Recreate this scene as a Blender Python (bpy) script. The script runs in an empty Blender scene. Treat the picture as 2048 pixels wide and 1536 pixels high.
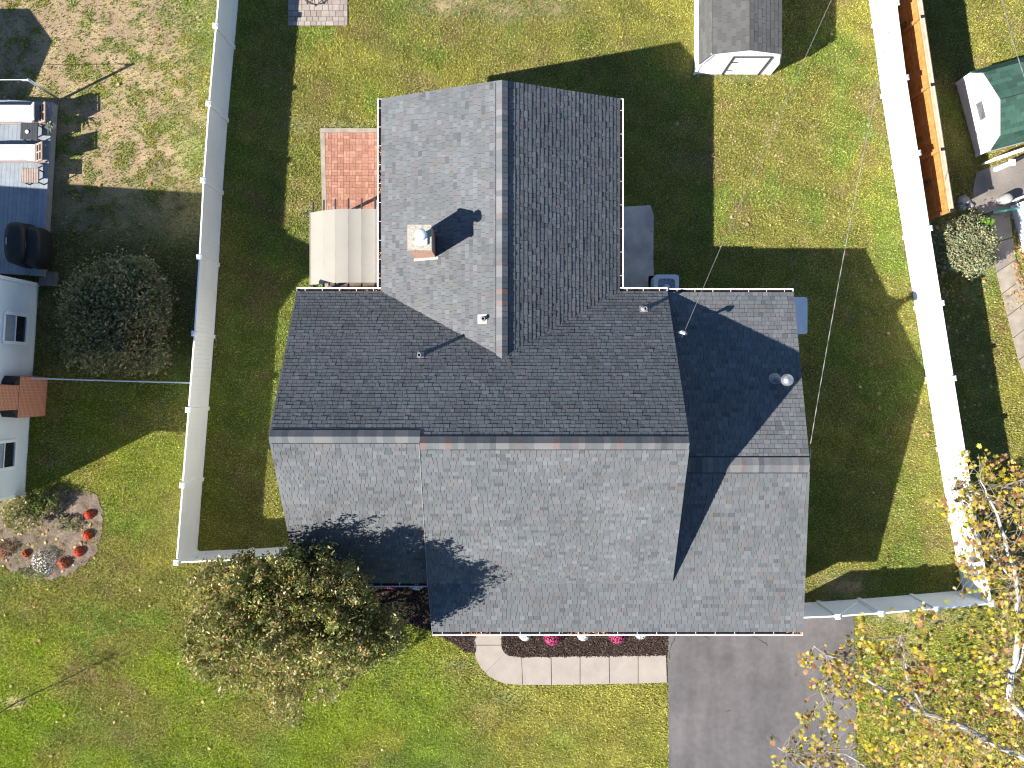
import bpy, math, random
import numpy as np
from mathutils import Vector, Matrix

# ------------------------------------------------------------------ camera, sky, sun, exposure
CAM_H = 30.0            # drone height (m)
FPX = 1763.0            # focal length in photograph pixels (2048 wide)
SUN_EL = math.radians(36.0)
SUN_AZ = math.radians(26.5)   # direction shadows fall, measured from +x towards +y

sc = bpy.context.scene
cam_d = bpy.data.cameras.new('drone_camera')
cam = bpy.data.objects.new('drone_camera', cam_d)
sc.collection.objects.link(cam)
cam.location = (0, 0, CAM_H)
cam.rotation_euler = (0, 0, 0)
cam_d.sensor_fit = 'HORIZONTAL'; cam_d.sensor_width = 36.0
cam_d.lens = FPX / 2048 * 36.0
cam_d.clip_end = 2000
sc.camera = cam

world = bpy.data.worlds.new('World'); sc.world = world; world.use_nodes = True
wn = world.node_tree
sky = wn.nodes.new('ShaderNodeTexSky'); sky.sky_type = 'NISHITA'; sky.sun_disc = False
sky.sun_elevation = SUN_EL
sky.sun_rotation = math.atan2(-math.cos(SUN_AZ), -math.sin(SUN_AZ))
sky.air_density = 1.0; sky.dust_density = 0.0; sky.ozone_density = 6.0
wn.links.new(sky.outputs[0], wn.nodes['Background'].inputs[0])
wn.nodes['Background'].inputs[1].default_value = 0.072

sun_d = bpy.data.lights.new('sun', 'SUN'); sun_d.energy = 5.0; sun_d.angle = math.radians(0.5)
sun_d.color = (1.0, 0.955, 0.88)
sun = bpy.data.objects.new('sun', sun_d); sc.collection.objects.link(sun)
sdir = Vector((math.cos(SUN_AZ)*math.cos(SUN_EL), math.sin(SUN_AZ)*math.cos(SUN_EL), -math.sin(SUN_EL)))
sun.rotation_euler = sdir.to_track_quat('-Z', 'Y').to_euler()

vs = sc.view_settings
vs.view_transform = 'Standard'; vs.look = 'None'; vs.gamma = 1.0; vs.exposure = 1.25
vs.use_curve_mapping = False
sc.cycles.use_denoising = True
sc.cycles.denoising_prefilter = 'ACCURATE'
sc.cycles.filter_width = 1.2
sc.cycles.max_bounces = 6

# ------------------------------------------------------------------ helpers
RND = random.Random(7)
NR = np.random.default_rng(11)
COL = sc.collection

def P(px, py, z=0.0):
    k = (CAM_H - z) / FPX
    return Vector(((px-1024)*k, (768-py)*k, z))

def tag(o, label=None, cat=None, group=None, kind=None):
    if label: o['label'] = label
    if cat: o['category'] = cat
    if group: o['group'] = group
    if kind: o['kind'] = kind
    return o

def empty(name, loc=(0, 0, 0), label=None, cat=None, group=None, rz=0):
    o = bpy.data.objects.new(name, None); COL.objects.link(o)
    o.location = loc; o.rotation_euler = (0, 0, rz); o.empty_display_size = 0.2
    return tag(o, label, cat, group)

def put(name, me, parent=None, loc=None):
    o = bpy.data.objects.new(name, me); COL.objects.link(o)
    if parent is not None:
        o.parent = parent
        # meshes are written in world coordinates: cancel the parent's location
        if loc is None:
            w = world_mat(parent)
            o.matrix_parent_inverse = w.inverted()
    if loc is not None: o.location = loc
    return o

def world_mat(o):
    m = Matrix.LocRotScale(o.location, o.rotation_euler, o.scale)
    if o.parent: m = world_mat(o.parent) @ o.matrix_parent_inverse @ m
    return m

class MB:
    """collects faces (with optional colour) in world coordinates"""
    def __init__(s): s.v = []; s.f = []; s.c = []
    def add(s, vs, fs, col=(1, 1, 1)):
        b = len(s.v); s.v.extend([tuple(p) for p in vs]); s.c.extend([col]*len(vs))
        s.f.extend([tuple(i+b for i in f) for f in fs]); return s
    def box(s, c, hx, hy, hz, rz=0.0, col=(1, 1, 1), taper=1.0):
        cr, sr = math.cos(rz), math.sin(rz); vs = []
        for z in (-1, 1):
            t = 1.0 if z < 0 else taper
            for x, y in ((-1, -1), (1, -1), (1, 1), (-1, 1)):
                a, b = x*hx*t, y*hy*t
                vs.append((c[0]+a*cr-b*sr, c[1]+a*sr+b*cr, c[2]+z*hz))
        return s.add(vs, [(3, 2, 1, 0), (4, 5, 6, 7), (0, 1, 5, 4), (1, 2, 6, 5), (2, 3, 7, 6), (3, 0, 4, 7)], col)
    def bar(s, a, b, w, h, col=(1, 1, 1), up=(0, 0, 1)):
        a = Vector(a); b = Vector(b); d = (b-a).normalized(); up = Vector(up)
        if abs(d.dot(up)) > 0.98: up = Vector((0, 1, 0))
        sd = d.cross(up).normalized()*w/2; u2 = sd.normalized().cross(d).normalized()*h/2
        vs = [a-sd-u2, a+sd-u2, a+sd+u2, a-sd+u2, b-sd-u2, b+sd-u2, b+sd+u2, b-sd+u2]
        return s.add(vs, [(0, 3, 2, 1), (4, 5, 6, 7), (0, 1, 5, 4), (1, 2, 6, 5), (2, 3, 7, 6), (3, 0, 4, 7)], col)
    def tube(s, pts, rad, n=6, col=(1, 1, 1), cap=True):
        pts = [Vector(p) for p in pts]; m = len(pts)
        if not hasattr(rad, '__len__'): rad = [rad]*m
        ref = Vector((0.31, 0.52, 0.79)); rings = []
        for i in range(m):
            d = (pts[min(i+1, m-1)]-pts[max(i-1, 0)]).normalized()
            r = ref if abs(d.dot(ref)) < 0.9 else Vector((1, 0, 0))
            a = d.cross(r).normalized(); b = d.cross(a)
            rings += [pts[i]+(a*math.cos(t)+b*math.sin(t))*rad[i] for t in [2*math.pi*k/n for k in range(n)]]
        fs = []
        for i in range(m-1):
            for k in range(n):
                fs.append((i*n+k, i*n+(k+1) % n, (i+1)*n+(k+1) % n, (i+1)*n+k))
        if cap:
            fs.append(tuple(range(n))[::-1]); fs.append(tuple((m-1)*n+k for k in range(n)))
        return s.add(rings, fs, col)
    def lathe(s, c, prof, n=20, col=(1, 1, 1), cap=True):
        vs = []; fs = []
        for r, z in prof:
            vs += [(c[0]+r*math.cos(2*math.pi*k/n), c[1]+r*math.sin(2*math.pi*k/n), c[2]+z) for k in range(n)]
        for i in range(len(prof)-1):
            for k in range(n):
                fs.append((i*n+k, i*n+(k+1) % n, (i+1)*n+(k+1) % n, (i+1)*n+k))
        if cap: fs.append(tuple((len(prof)-1)*n+k for k in range(n)))
        return s.add(vs, fs, col)
    def prism(s, poly, z0, z1, col=(1, 1, 1)):
        n = len(poly)
        vs = [(p[0], p[1], z0) for p in poly]+[(p[0], p[1], z1) for p in poly]
        fs = [tuple(range(n, 2*n)), tuple(range(n))[::-1]]
        fs += [(i, (i+1) % n, n+(i+1) % n, n+i) for i in range(n)]
        return s.add(vs, fs, col)
    def slab3(s, poly3, n, t, col=(1, 1, 1)):
        """polygon in space, thickened by t along -n"""
        n = Vector(n); k = len(poly3)
        vs = [Vector(p) for p in poly3]+[Vector(p)-n*t for p in poly3]
        fs = [tuple(range(k)), tuple(range(k, 2*k))[::-1]]+[(i, k+i, k+(i+1) % k, (i+1) % k) for i in range(k)]
        return s.add(vs, fs, col)
    def mesh(s, name, mat, smooth=False):
        me = bpy.data.meshes.new(name); me.from_pydata(s.v, [], s.f)
        at = me.color_attributes.new('Col', 'FLOAT_COLOR', 'POINT')
        if s.v:
            a = np.ones((len(s.v), 4), dtype=np.float32); a[:, :3] = np.array(s.c, dtype=np.float32)
            at.data.foreach_set('color', a.ravel())
        me.materials.append(mat)
        if smooth: me.polygons.foreach_set('use_smooth', [True]*len(me.polygons))
        me.update(); return me
    def build(s, name, mat, parent=None, smooth=False):
        return put(name, s.mesh(name, mat, smooth), parent)

def fast_mesh(name, V, F, colors, mat):
    """V (n,3), F (m,k) equal-sided faces, colours per vertex"""
    me = bpy.data.meshes.new(name); n, k = F.shape
    me.vertices.add(len(V)); me.vertices.foreach_set('co', np.ascontiguousarray(V, dtype=np.float32).ravel())
    me.loops.add(n*k); me.loops.foreach_set('vertex_index', np.ascontiguousarray(F, dtype=np.int32).ravel())
    me.polygons.add(n); me.polygons.foreach_set('loop_start', np.arange(0, n*k, k, dtype=np.int32))
    me.update(calc_edges=True)
    at = me.color_attributes.new('Col', 'FLOAT_COLOR', 'POINT')
    c = np.ones((len(V), 4), dtype=np.float32); c[:, :3] = colors
    at.data.foreach_set('color', c.ravel())
    me.materials.append(mat); return me

def hsh(ix, iy, seed):
    n = (ix.astype(np.int64)*374761393 + iy.astype(np.int64)*668265263 + seed*982451653) & 0x7fffffff
    n = ((n ^ (n >> 13))*1274126177) & 0x7fffffff
    return ((n ^ (n >> 16)) & 0xffff)/65535.0

def vnoise(x, y, scale, seed=0):
    x = np.asarray(x, float)/scale; y = np.asarray(y, float)/scale
    xi = np.floor(x); yi = np.floor(y); fx = x-xi; fy = y-yi
    fx = fx*fx*(3-2*fx); fy = fy*fy*(3-2*fy)
    a = hsh(xi, yi, seed); b = hsh(xi+1, yi, seed); c = hsh(xi, yi+1, seed); d = hsh(xi+1, yi+1, seed)
    return (a*(1-fx)+b*fx)*(1-fy)+(c*(1-fx)+d*fx)*fy

def fbm(x, y, scale, seed=0, oct=3):
    t = 0; w = 0; a = 1.0
    for i in range(oct):
        t = t+a*vnoise(x, y, scale/2**i, seed+i*17); w += a; a *= 0.55
    return t/w

def inpoly(x, y, poly):
    r = np.zeros(x.shape, bool); n = len(poly)
    for i in range(n):
        x0, y0 = poly[i][0], poly[i][1]; x1, y1 = poly[(i+1) % n][0], poly[(i+1) % n][1]
        if y0 == y1: continue
        c = ((y0 > y) != (y1 > y)) & (x < (x1-x0)*(y-y0)/(y1-y0)+x0)
        r ^= c
    return r

# ------------------------------------------------------------------ materials
def mat(name, col=None, rough=0.75, var=0.12, scale=6.0, fine=0.0, fscale=60.0, bump=0.0, bscale=80.0,
        metal=0.0, spec=0.3, attr=False, trans=0.0, stain=None, stain_scale=1.5, stain_amt=0.5, coords='Object'):
    m = bpy.data.materials.new(name); m.use_nodes = True
    nt = m.node_tree; N = nt.nodes; L = nt.links
    bs = N['Principled BSDF']
    bs.inputs['Roughness'].default_value = rough; bs.inputs['Metallic'].default_value = metal
    bs.inputs['Specular IOR Level'].default_value = spec
    tc = N.new('ShaderNodeTexCoord')
    if attr:
        a = N.new('ShaderNodeAttribute'); a.attribute_name = 'Col'; src = a.outputs['Color']
        if col is not None:
            mx = N.new('ShaderNodeMix'); mx.data_type = 'RGBA'; mx.blend_type = 'MULTIPLY'
            mx.inputs['Factor'].default_value = 1.0; mx.inputs['B'].default_value = (*col, 1)
            L.new(src, mx.inputs['A']); src = mx.outputs['Result']
    else:
        r = N.new('ShaderNodeRGB'); r.outputs[0].default_value = (*col, 1); src = r.outputs[0]
    def noise_mul(src, sc_, amt, detail):
        nz = N.new('ShaderNodeTexNoise'); nz.inputs['Scale'].default_value = sc_; nz.inputs['Detail'].default_value = detail
        L.new(tc.outputs[coords], nz.inputs['Vector'])
        mr = N.new('ShaderNodeMapRange'); mr.inputs['From Min'].default_value = 0.25; mr.inputs['From Max'].default_value = 0.75
        mr.inputs['To Min'].default_value = 1-amt; mr.inputs['To Max'].default_value = 1+amt
        L.new(nz.outputs['Fac'], mr.inputs['Value'])
        mx = N.new('ShaderNodeMix'); mx.data_type = 'RGBA'; mx.blend_type = 'MULTIPLY'; mx.inputs['Factor'].default_value = 1.0
        L.new(src, mx.inputs['A']); L.new(mr.outputs['Result'], mx.inputs['B']); return mx.outputs['Result']
    if var > 0: src = noise_mul(src, scale, var, 4)
    if fine > 0: src = noise_mul(src, fscale, fine, 2)
    if stain is not None:
        nz = N.new('ShaderNodeTexNoise'); nz.inputs['Scale'].default_value = stain_scale; nz.inputs['Detail'].default_value = 6
        L.new(tc.outputs[coords], nz.inputs['Vector'])
        mr = N.new('ShaderNodeMapRange'); mr.inputs['From Min'].default_value = 0.5; mr.inputs['From Max'].default_value = 0.68
        mr.inputs['To Max'].default_value = stain_amt
        L.new(nz.outputs['Fac'], mr.inputs['Value'])
        mx = N.new('ShaderNodeMix'); mx.data_type = 'RGBA'; mx.inputs['B'].default_value = (*stain, 1)
        L.new(mr.outputs['Result'], mx.inputs['Factor']); L.new(src, mx.inputs['A']); src = mx.outputs['Result']
    L.new(src, bs.inputs['Base Color'])
    if bump > 0:
        nz = N.new('ShaderNodeTexNoise'); nz.inputs['Scale'].default_value = bscale; nz.inputs['Detail'].default_value = 3
        L.new(tc.outputs[coords], nz.inputs['Vector'])
        bp = N.new('ShaderNodeBump'); bp.inputs['Strength'].default_value = bump; bp.inputs['Distance'].default_value = 0.02
        L.new(nz.outputs['Fac'], bp.inputs['Height']); L.new(bp.outputs['Normal'], bs.inputs['Normal'])
    if trans > 0:
        tr = N.new('ShaderNodeBsdfTranslucent'); L.new(src, tr.inputs['Color'])
        ms = N.new('ShaderNodeMixShader'); ms.inputs[0].default_value = trans
        L.new(bs.outputs[0], ms.inputs[1]); L.new(tr.outputs[0], ms.inputs[2])
        L.new(ms.outputs[0], N['Material Output'].inputs['Surface'])
    return m

def brick_mat(name, c1, c2, mortar, scale, bw, bh):
    m = bpy.data.materials.new(name); m.use_nodes = True
    nt = m.node_tree; N = nt.nodes; L = nt.links; bs = N['Principled BSDF']; bs.inputs['Roughness'].default_value = 0.85
    tc = N.new('ShaderNodeTexCoord'); b = N.new('ShaderNodeTexBrick')
    b.inputs['Color1'].default_value = (*c1, 1); b.inputs['Color2'].default_value = (*c2, 1); b.inputs['Mortar'].default_value = (*mortar, 1)
    b.inputs['Scale'].default_value = scale; b.inputs['Brick Width'].default_value = bw; b.inputs['Row Height'].default_value = bh
    b.inputs['Mortar Size'].default_value = 0.01; b.inputs['Bias'].default_value = -0.2
    sx = N.new('ShaderNodeSeparateXYZ'); ad = N.new('ShaderNodeMath'); cb = N.new('ShaderNodeCombineXYZ')
    L.new(tc.outputs['Object'], sx.inputs[0]); L.new(sx.outputs['X'], ad.inputs[0]); L.new(sx.outputs['Y'], ad.inputs[1])
    L.new(ad.outputs[0], cb.inputs['X']); L.new(sx.outputs['Z'], cb.inputs['Y']); L.new(cb.outputs[0], b.inputs['Vector'])
    L.new(b.outputs['Color'], bs.inputs['Base Color'])
    bp = N.new('ShaderNodeBump'); bp.inputs['Strength'].default_value = 0.6; bp.inputs['Distance'].default_value = 0.008; bp.invert = True
    L.new(b.outputs['Fac'], bp.inputs['Height']); L.new(bp.outputs['Normal'], bs.inputs['Normal'])
    return m

M = {}
M['ground'] = mat('ground_soil_and_turf', attr=True, var=0.25, scale=1.3, fine=0.45, fscale=24, bump=0.9, bscale=30, rough=0.95, spec=0.05)
M['grass'] = mat('grass_blades', attr=True, var=0, rough=0.8, spec=0.08, trans=0.25)
M['asphalt'] = mat('asphalt', (0.118, 0.108, 0.107), var=0.20, scale=0.7, fine=0.30, fscale=45, bump=0.35, bscale=120, rough=0.9, stain=(0.15, 0.135, 0.13), stain_scale=0.55, stain_amt=0.7)
def add_streaks(m, amt, sx, sy, seed):
    nt = m.node_tree; N = nt.nodes; L = nt.links; bs = N['Principled BSDF']; src = bs.inputs['Base Color'].links[0].from_socket
    tc = N.new('ShaderNodeTexCoord'); mp = N.new('ShaderNodeMapping'); mp.inputs['Scale'].default_value = (sx, sy, 1); mp.inputs['Location'].default_value = (seed, seed*2, 0)
    nz = N.new('ShaderNodeTexNoise'); nz.inputs['Scale'].default_value = 1.0; nz.inputs['Detail'].default_value = 5
    L.new(tc.outputs['Object'], mp.inputs['Vector']); L.new(mp.outputs['Vector'], nz.inputs['Vector'])
    mr = N.new('ShaderNodeMapRange'); mr.inputs['From Min'].default_value = .3; mr.inputs['From Max'].default_value = .7; mr.inputs['To Min'].default_value = 1-amt; mr.inputs['To Max'].default_value = 1+amt
    L.new(nz.outputs['Fac'], mr.inputs['Value'])
    mx = N.new('ShaderNodeMix'); mx.data_type = 'RGBA'; mx.blend_type = 'MULTIPLY'; mx.inputs['Factor'].default_value = 1
    L.new(src, mx.inputs['A']); L.new(mr.outputs['Result'], mx.inputs['B']); L.new(mx.outputs['Result'], bs.inputs['Base Color'])
def add_cracks(m, scale, width, dark):
    nt = m.node_tree; N = nt.nodes; L = nt.links; bs = N['Principled BSDF']; src = bs.inputs['Base Color'].links[0].from_socket
    tc = N.new('ShaderNodeTexCoord'); nz = N.new('ShaderNodeTexNoise'); nz.inputs['Scale'].default_value = 2.0
    ad = N.new('ShaderNodeVectorMath'); ad.operation = 'MULTIPLY_ADD'; ad.inputs[1].default_value = (.35, .35, .35)
    L.new(tc.outputs['Object'], nz.inputs['Vector']); L.new(nz.outputs['Color'], ad.inputs[0]); L.new(tc.outputs['Object'], ad.inputs[2])
    vo = N.new('ShaderNodeTexVoronoi'); vo.feature = 'DISTANCE_TO_EDGE'; vo.inputs['Scale'].default_value = scale
    L.new(ad.outputs[0], vo.inputs['Vector'])
    lt = N.new('ShaderNodeMath'); lt.operation = 'LESS_THAN'; lt.inputs[1].default_value = width; L.new(vo.outputs['Distance'], lt.inputs[0])
    n2 = N.new('ShaderNodeTexNoise'); n2.inputs['Scale'].default_value = .45; L.new(tc.outputs['Object'], n2.inputs['Vector'])
    gt = N.new('ShaderNodeMath'); gt.operation = 'GREATER_THAN'; gt.inputs[1].default_value = .56; L.new(n2.outputs['Fac'], gt.inputs[0])
    mu = N.new('ShaderNodeMath'); mu.operation = 'MULTIPLY'; L.new(lt.outputs[0], mu.inputs[0]); L.new(gt.outputs[0], mu.inputs[1])
    mx = N.new('ShaderNodeMix'); mx.data_type = 'RGBA'; mx.inputs['B'].default_value = (*dark, 1)
    L.new(mu.outputs[0], mx.inputs['Factor']); L.new(src, mx.inputs['A']); L.new(mx.outputs['Result'], bs.inputs['Base Color'])
add_streaks(M['asphalt'], .16, 1.6, .22, 3); add_streaks(M['asphalt'], .10, 5, 5, 9); add_cracks(M['asphalt'], .55, .006, (.045, .042, .04))
M['concrete'] = mat('pale_concrete', (0.33, 0.285, 0.245), var=0.07, scale=1.6, fine=0.10, fscale=60, bump=0.12, bscale=90, rough=0.9)
M['old_concrete'] = mat('weathered_concrete', (0.21, 0.185, 0.165), var=0.3, scale=1.4, fine=0.22, fscale=40, bump=0.35, bscale=70, rough=0.92, stain=(0.16, 0.13, 0.10), stain_scale=0.9)
M['pad'] = mat('grey_concrete', (0.52, 0.47, 0.42), var=0.22, scale=1.6, fine=0.2, fscale=40, bump=0.3, bscale=70, rough=0.92, stain=(0.28, 0.25, 0.22), stain_scale=1.2)
M['border'] = mat('concrete_edging', (0.30, 0.255, 0.20), var=0.25, scale=3, fine=0.2, fscale=40, bump=0.3, rough=0.9)
M['mulch'] = mat('mulch', (0.036, 0.025, 0.021), var=0.3, scale=3, fine=0.5, fscale=30, bump=1.0, bscale=35, rough=0.95, spec=0.05)
M['chips'] = mat('mulch_chips', attr=True, var=0, rough=0.9, spec=0.05)
M['soil'] = mat('garden_soil', (0.17, 0.13, 0.10), var=0.4, scale=3.2, fine=0.45, fscale=26, bump=0.8, bscale=40, rough=0.95, spec=0.05)
M['brick'] = mat('patio_brick', attr=True, var=0.16, scale=14, fine=0.1, fscale=70, bump=0.25, bscale=60, rough=0.85)
M['joint'] = mat('patio_joint_sand', (0.13, 0.10, 0.07), var=0.3, scale=8, rough=0.95)
M['paver'] = mat('stone_paver', attr=True, var=0.13, scale=6, fine=0.1, fscale=50, bump=0.2, rough=0.88)
M['shingle'] = mat('asphalt_shingle', attr=True, var=0.11, scale=0.8, fine=0.16, fscale=55, bump=0.35, bscale=150, rough=0.9, spec=0.15)
M['deckwood'] = mat('roof_decking', (0.05, 0.05, 0.052), var=0.1, rough=0.95)
M['white'] = mat('white_vinyl', (0.88, 0.88, 0.88), var=0.03, scale=1.2, rough=0.5, spec=0.35)
M['white2'] = mat('white_painted_siding', (0.78, 0.78, 0.79), var=0.03, scale=3, rough=0.6)
M['alu'] = mat('white_gutter_aluminium', (0.82, 0.82, 0.82), var=0.03, scale=5, rough=0.4)
M['debris'] = mat('gutter_silt', (0.045, 0.03, 0.022), var=0.5, scale=6, fine=0.4, fscale=40, rough=0.95)
M['leaflit'] = mat('dry_leaf', attr=True, var=0.1, scale=30, rough=0.8, trans=0.2)
M['metal'] = mat('galvanised_steel', (0.55, 0.56, 0.58), var=0.12, scale=12, rough=0.38, metal=0.85)
M['whitemetal'] = mat('bright_flue_metal', (0.72, 0.74, 0.76), var=0.08, scale=12, rough=0.4, metal=0.3)
M['lead'] = mat('pale_flashing', (0.30, 0.285, 0.275), var=0.15, scale=14, rough=0.7)
M['dark'] = mat('black_metal', (0.018, 0.018, 0.022), var=0.2, scale=10, rough=0.5)
M['pvc'] = mat('grey_pipe', (0.30, 0.30, 0.30), var=0.1, rough=0.6)
M['crown'] = mat('mortar_crown', (0.42, 0.38, 0.31), var=0.3, scale=9, fine=0.25, fscale=30, rough=0.9, bump=0.5, stain=(0.16, 0.14, 0.10), stain_scale=9, stain_amt=0.8)
M['chimbrick'] = brick_mat('chimney_brick', (0.52, 0.22, 0.13), (0.40, 0.15, 0.09), (0.42, 0.36, 0.30), 1.0, 0.21, 0.075)
M['redbrick'] = brick_mat('red_chimney_brick', (0.55, 0.15, 0.065), (0.46, 0.115, 0.05), (0.55, 0.42, 0.30), 1.0, 0.21, 0.075)
M['siding'] = mat('cream_siding', (0.62, 0.60, 0.56), var=0.03, rough=0.6)
M['bluesiding'] = mat('pale_blue_siding', (0.72, 0.78, 0.79), var=0.04, scale=2, rough=0.55)
M['glass'] = mat('window_glass', (0.02, 0.022, 0.03), var=0, rough=0.06, spec=0.6)
M['blind'] = mat('window_blind', (0.30, 0.33, 0.36), var=0.1, rough=0.7)
M['shedpane'] = mat('sky_reflection_pane', (0.13, 0.135, 0.15), var=0.2, scale=5, rough=0.3)  # grey-blue base colour stands in for sky reflected in the glass
M['canopy'] = mat('beige_canopy_cloth', (0.31, 0.285, 0.245), var=0.04, scale=1.5, fine=0.05, fscale=90, rough=0.85, trans=0.12)
M['frame'] = mat('dark_grey_frame', (0.05, 0.052, 0.058), var=0.1, rough=0.5)
M['deck'] = mat('grey_deck_board', attr=True, var=0.12, scale=4, fine=0.1, fscale=40, rough=0.7)
M['cushion'] = mat('white_cushion', (0.50, 0.47, 0.49), var=0.06, scale=4, rough=0.85, bump=0.1, bscale=12)
M['teak'] = mat('weathered_teak', (0.33, 0.25, 0.20), var=0.2, scale=8, rough=0.7)
M['grillcover'] = mat('black_grill_cover', (0.022, 0.019, 0.018), var=0.25, scale=5, rough=0.55, bump=0.3, bscale=9)
M['wood'] = mat('orange_cedar', attr=True, var=0.2, scale=5, fine=0.15, fscale=30, rough=0.75, bump=0.2, bscale=40)
M['ac'] = mat('condenser_paint', (0.62, 0.68, 0.74), var=0.05, scale=6, rough=0.5)
M['acdark'] = mat('condenser_grille', (0.16, 0.20, 0.25), var=0.1, rough=0.5)
M['lid'] = mat('blue_grey_lid', (0.66, 0.70, 0.74), var=0.06, scale=5, rough=0.5)
M['cable'] = mat('cable_jacket', (0.20, 0.19, 0.185), var=0.3, scale=2, rough=0.6)
M['leaf'] = mat('tree_leaf', attr=True, var=0.0, rough=0.5, spec=0.3, trans=0.30)
M['yleaf'] = mat('autumn_leaf', attr=True, var=0.12, scale=9, rough=0.55, spec=0.2, trans=0.35)
M['bark'] = mat('brown_bark', (0.16, 0.12, 0.09), var=0.3, scale=9, rough=0.9, bump=0.4)
M['whitebark'] = mat('pale_mottled_bark', (0.44, 0.42, 0.385), var=0.3, scale=4, rough=0.85, stain=(0.16, 0.14, 0.12), stain_scale=3.5, stain_amt=0.85)
M['twig'] = mat('grey_twig', (0.26, 0.22, 0.18), var=0.3, scale=6, rough=0.9)
add_streaks(M['white'], .045, .7, .7, 5); add_streaks(M['concrete'], .07, 2.2, 2.2, 4); add_streaks(M['shingle'], .07, .5, .5, 8)
M['petal'] = mat('petal', attr=True, var=0, rough=0.7, trans=0.15)
M['greenpole'] = mat('green_pole', (0.05, 0.22, 0.17), var=0.15, scale=8, rough=0.5)
M['stone'] = mat('grey_rock', (0.28, 0.27, 0.27), var=0.35, scale=5, rough=0.9, bump=0.6, bscale=12)

# ------------------------------------------------------------------ ground outlines (world xy)
def G(*pts): return [(P(a, b).x, P(a, b).y) for a, b in pts]
DRIVE = G((1334, 1225), (1334, 1262), (1336, 1400), (1338, 1900), (1720, 1900), (1713, 1536), (1709, 1300), (1706, 1225))
# front walk centre pieces (outer edge / inner edge pairs)
def arc(cx, cy, r, a0, a1, n): return [(cx+r*math.cos(math.radians(a0+(a1-a0)*i/n)), cy+r*math.sin(math.radians(a0+(a1-a0)*i/n))) for i in range(n+1)]
W_IN = [(1003, 1200), (1003, 1290)] + arc(1025, 1290, 22, 180, 90, 5)[1:] + [(1043, 1313), (1102, 1313), (1160, 1312), (1218, 1311), (1276, 1311), (1332, 1310)]
W_OUT = [(948, 1200), (948, 1290)] + arc(1022, 1292, 74, 180, 92, 5)[1:] + [(1045, 1369), (1103, 1369), (1160, 1368), (1219, 1367), (1276, 1366), (1334, 1364)]
W_OUT[-7] = (1010, 1366)
BED1 = G((1000, 1190), (1335, 1190), (1334, 1310), (1200, 1313), (1030, 1314), (1012, 1308), (1003, 1295))
BED2 = G((735, 1150), (955, 1150), (950, 1306), (930, 1300), (905, 1285), (880, 1272), (865, 1262), (830, 1250), (790, 1242), (760, 1220))
PATIO = G((641, 257), (775, 257), (775, 600), (655, 600))
PAD = G((1225, 415), (1300, 411), (1307, 430), (1306, 520), (1309, 590), (1225, 590))
PAVE = G((575, -80), (696, -80), (695, 52), (576, 53))
SOILBED = G((-60, 1000), (10, 1002), (60, 985), (120, 972), (185, 985), (205, 1010), (206, 1060), (190, 1110), (150, 1143), (100, 1160), (60, 1152), (0, 1130), (-60, 1110))
NPATIO = G((1946, 375), (1952, 345), (2090, 295), (2130, 400), (2015, 432), (1955, 425), (1943, 400))
NPATH = G((1978, 430), (2018, 430), (2030, 520), (2056, 600), (2120, 760), (2080, 830), (2036, 720), (1992, 545))
def rough_edge(poly, seg=.12, amp=.05, seed=1):
    r = random.Random(seed); o = []
    for i in range(len(poly)):
        a, b = poly[i], poly[(i+1) % len(poly)]; n = max(1, int(math.hypot(b[0]-a[0], b[1]-a[1])/seg))
        for k in range(n):
            t = k/n; o.append((a[0]*(1-t)+b[0]*t+r.uniform(-amp, amp), a[1]*(1-t)+b[1]*t+r.uniform(-amp, amp)))
    return o
SOILBED = rough_edge(SOILBED, .15, .07); BED2 = rough_edge(BED2, .15, .04, 2); DRIVE = rough_edge(DRIVE, .18, .018, 3)
HOUSE_FP = [(-6.4, 2.7), (6.0, 2.7), (8.9, 2.7), (8.9, -7.2), (-2.4, -7.2), (-2.4, -5.3), (-6.4, -5.3)]
WING_FP = [(-3.6, 8.5), (3.1, 8.5), (3.1, 2.0), (-3.6, 2.0)]
DECK = G((-200, 190), (104, 205), (97, 330), (84, 545), (-200, 530))
NHOUSE = G((78, 567), (50, 990), (-600, 947), (-600, 525))
NCHIM = G((98, 752), (93, 832), (40, 829), (45, 752))
WSHED = G((1387, 148), (1538, 150), (1540, -60), (1387, -60))
GSHED = G((1912, 168), (1951, 312), (2150, 258), (2111, 114))
WHOUSE = G((2020, 412), (2044, 505), (2300, 440), (2275, 350))
NOGRASS = [DRIVE, BED1, BED2, PATIO, PAD, PAVE, NPATIO, NPATH, HOUSE_FP, WING_FP, DECK, NHOUSE, NCHIM, WSHED, GSHED, WHOUSE,
           G(*(W_OUT+W_IN[::-1]))]

def ss(a, b, x):
    t = np.clip((x-a)/(b-a), 0, 1); return t*t*(3-2*t)
def blob(px, py, cx, cy, rx, ry): return np.exp(-(((px-cx)/rx)**2+((py-cy)/ry)**2))

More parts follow.
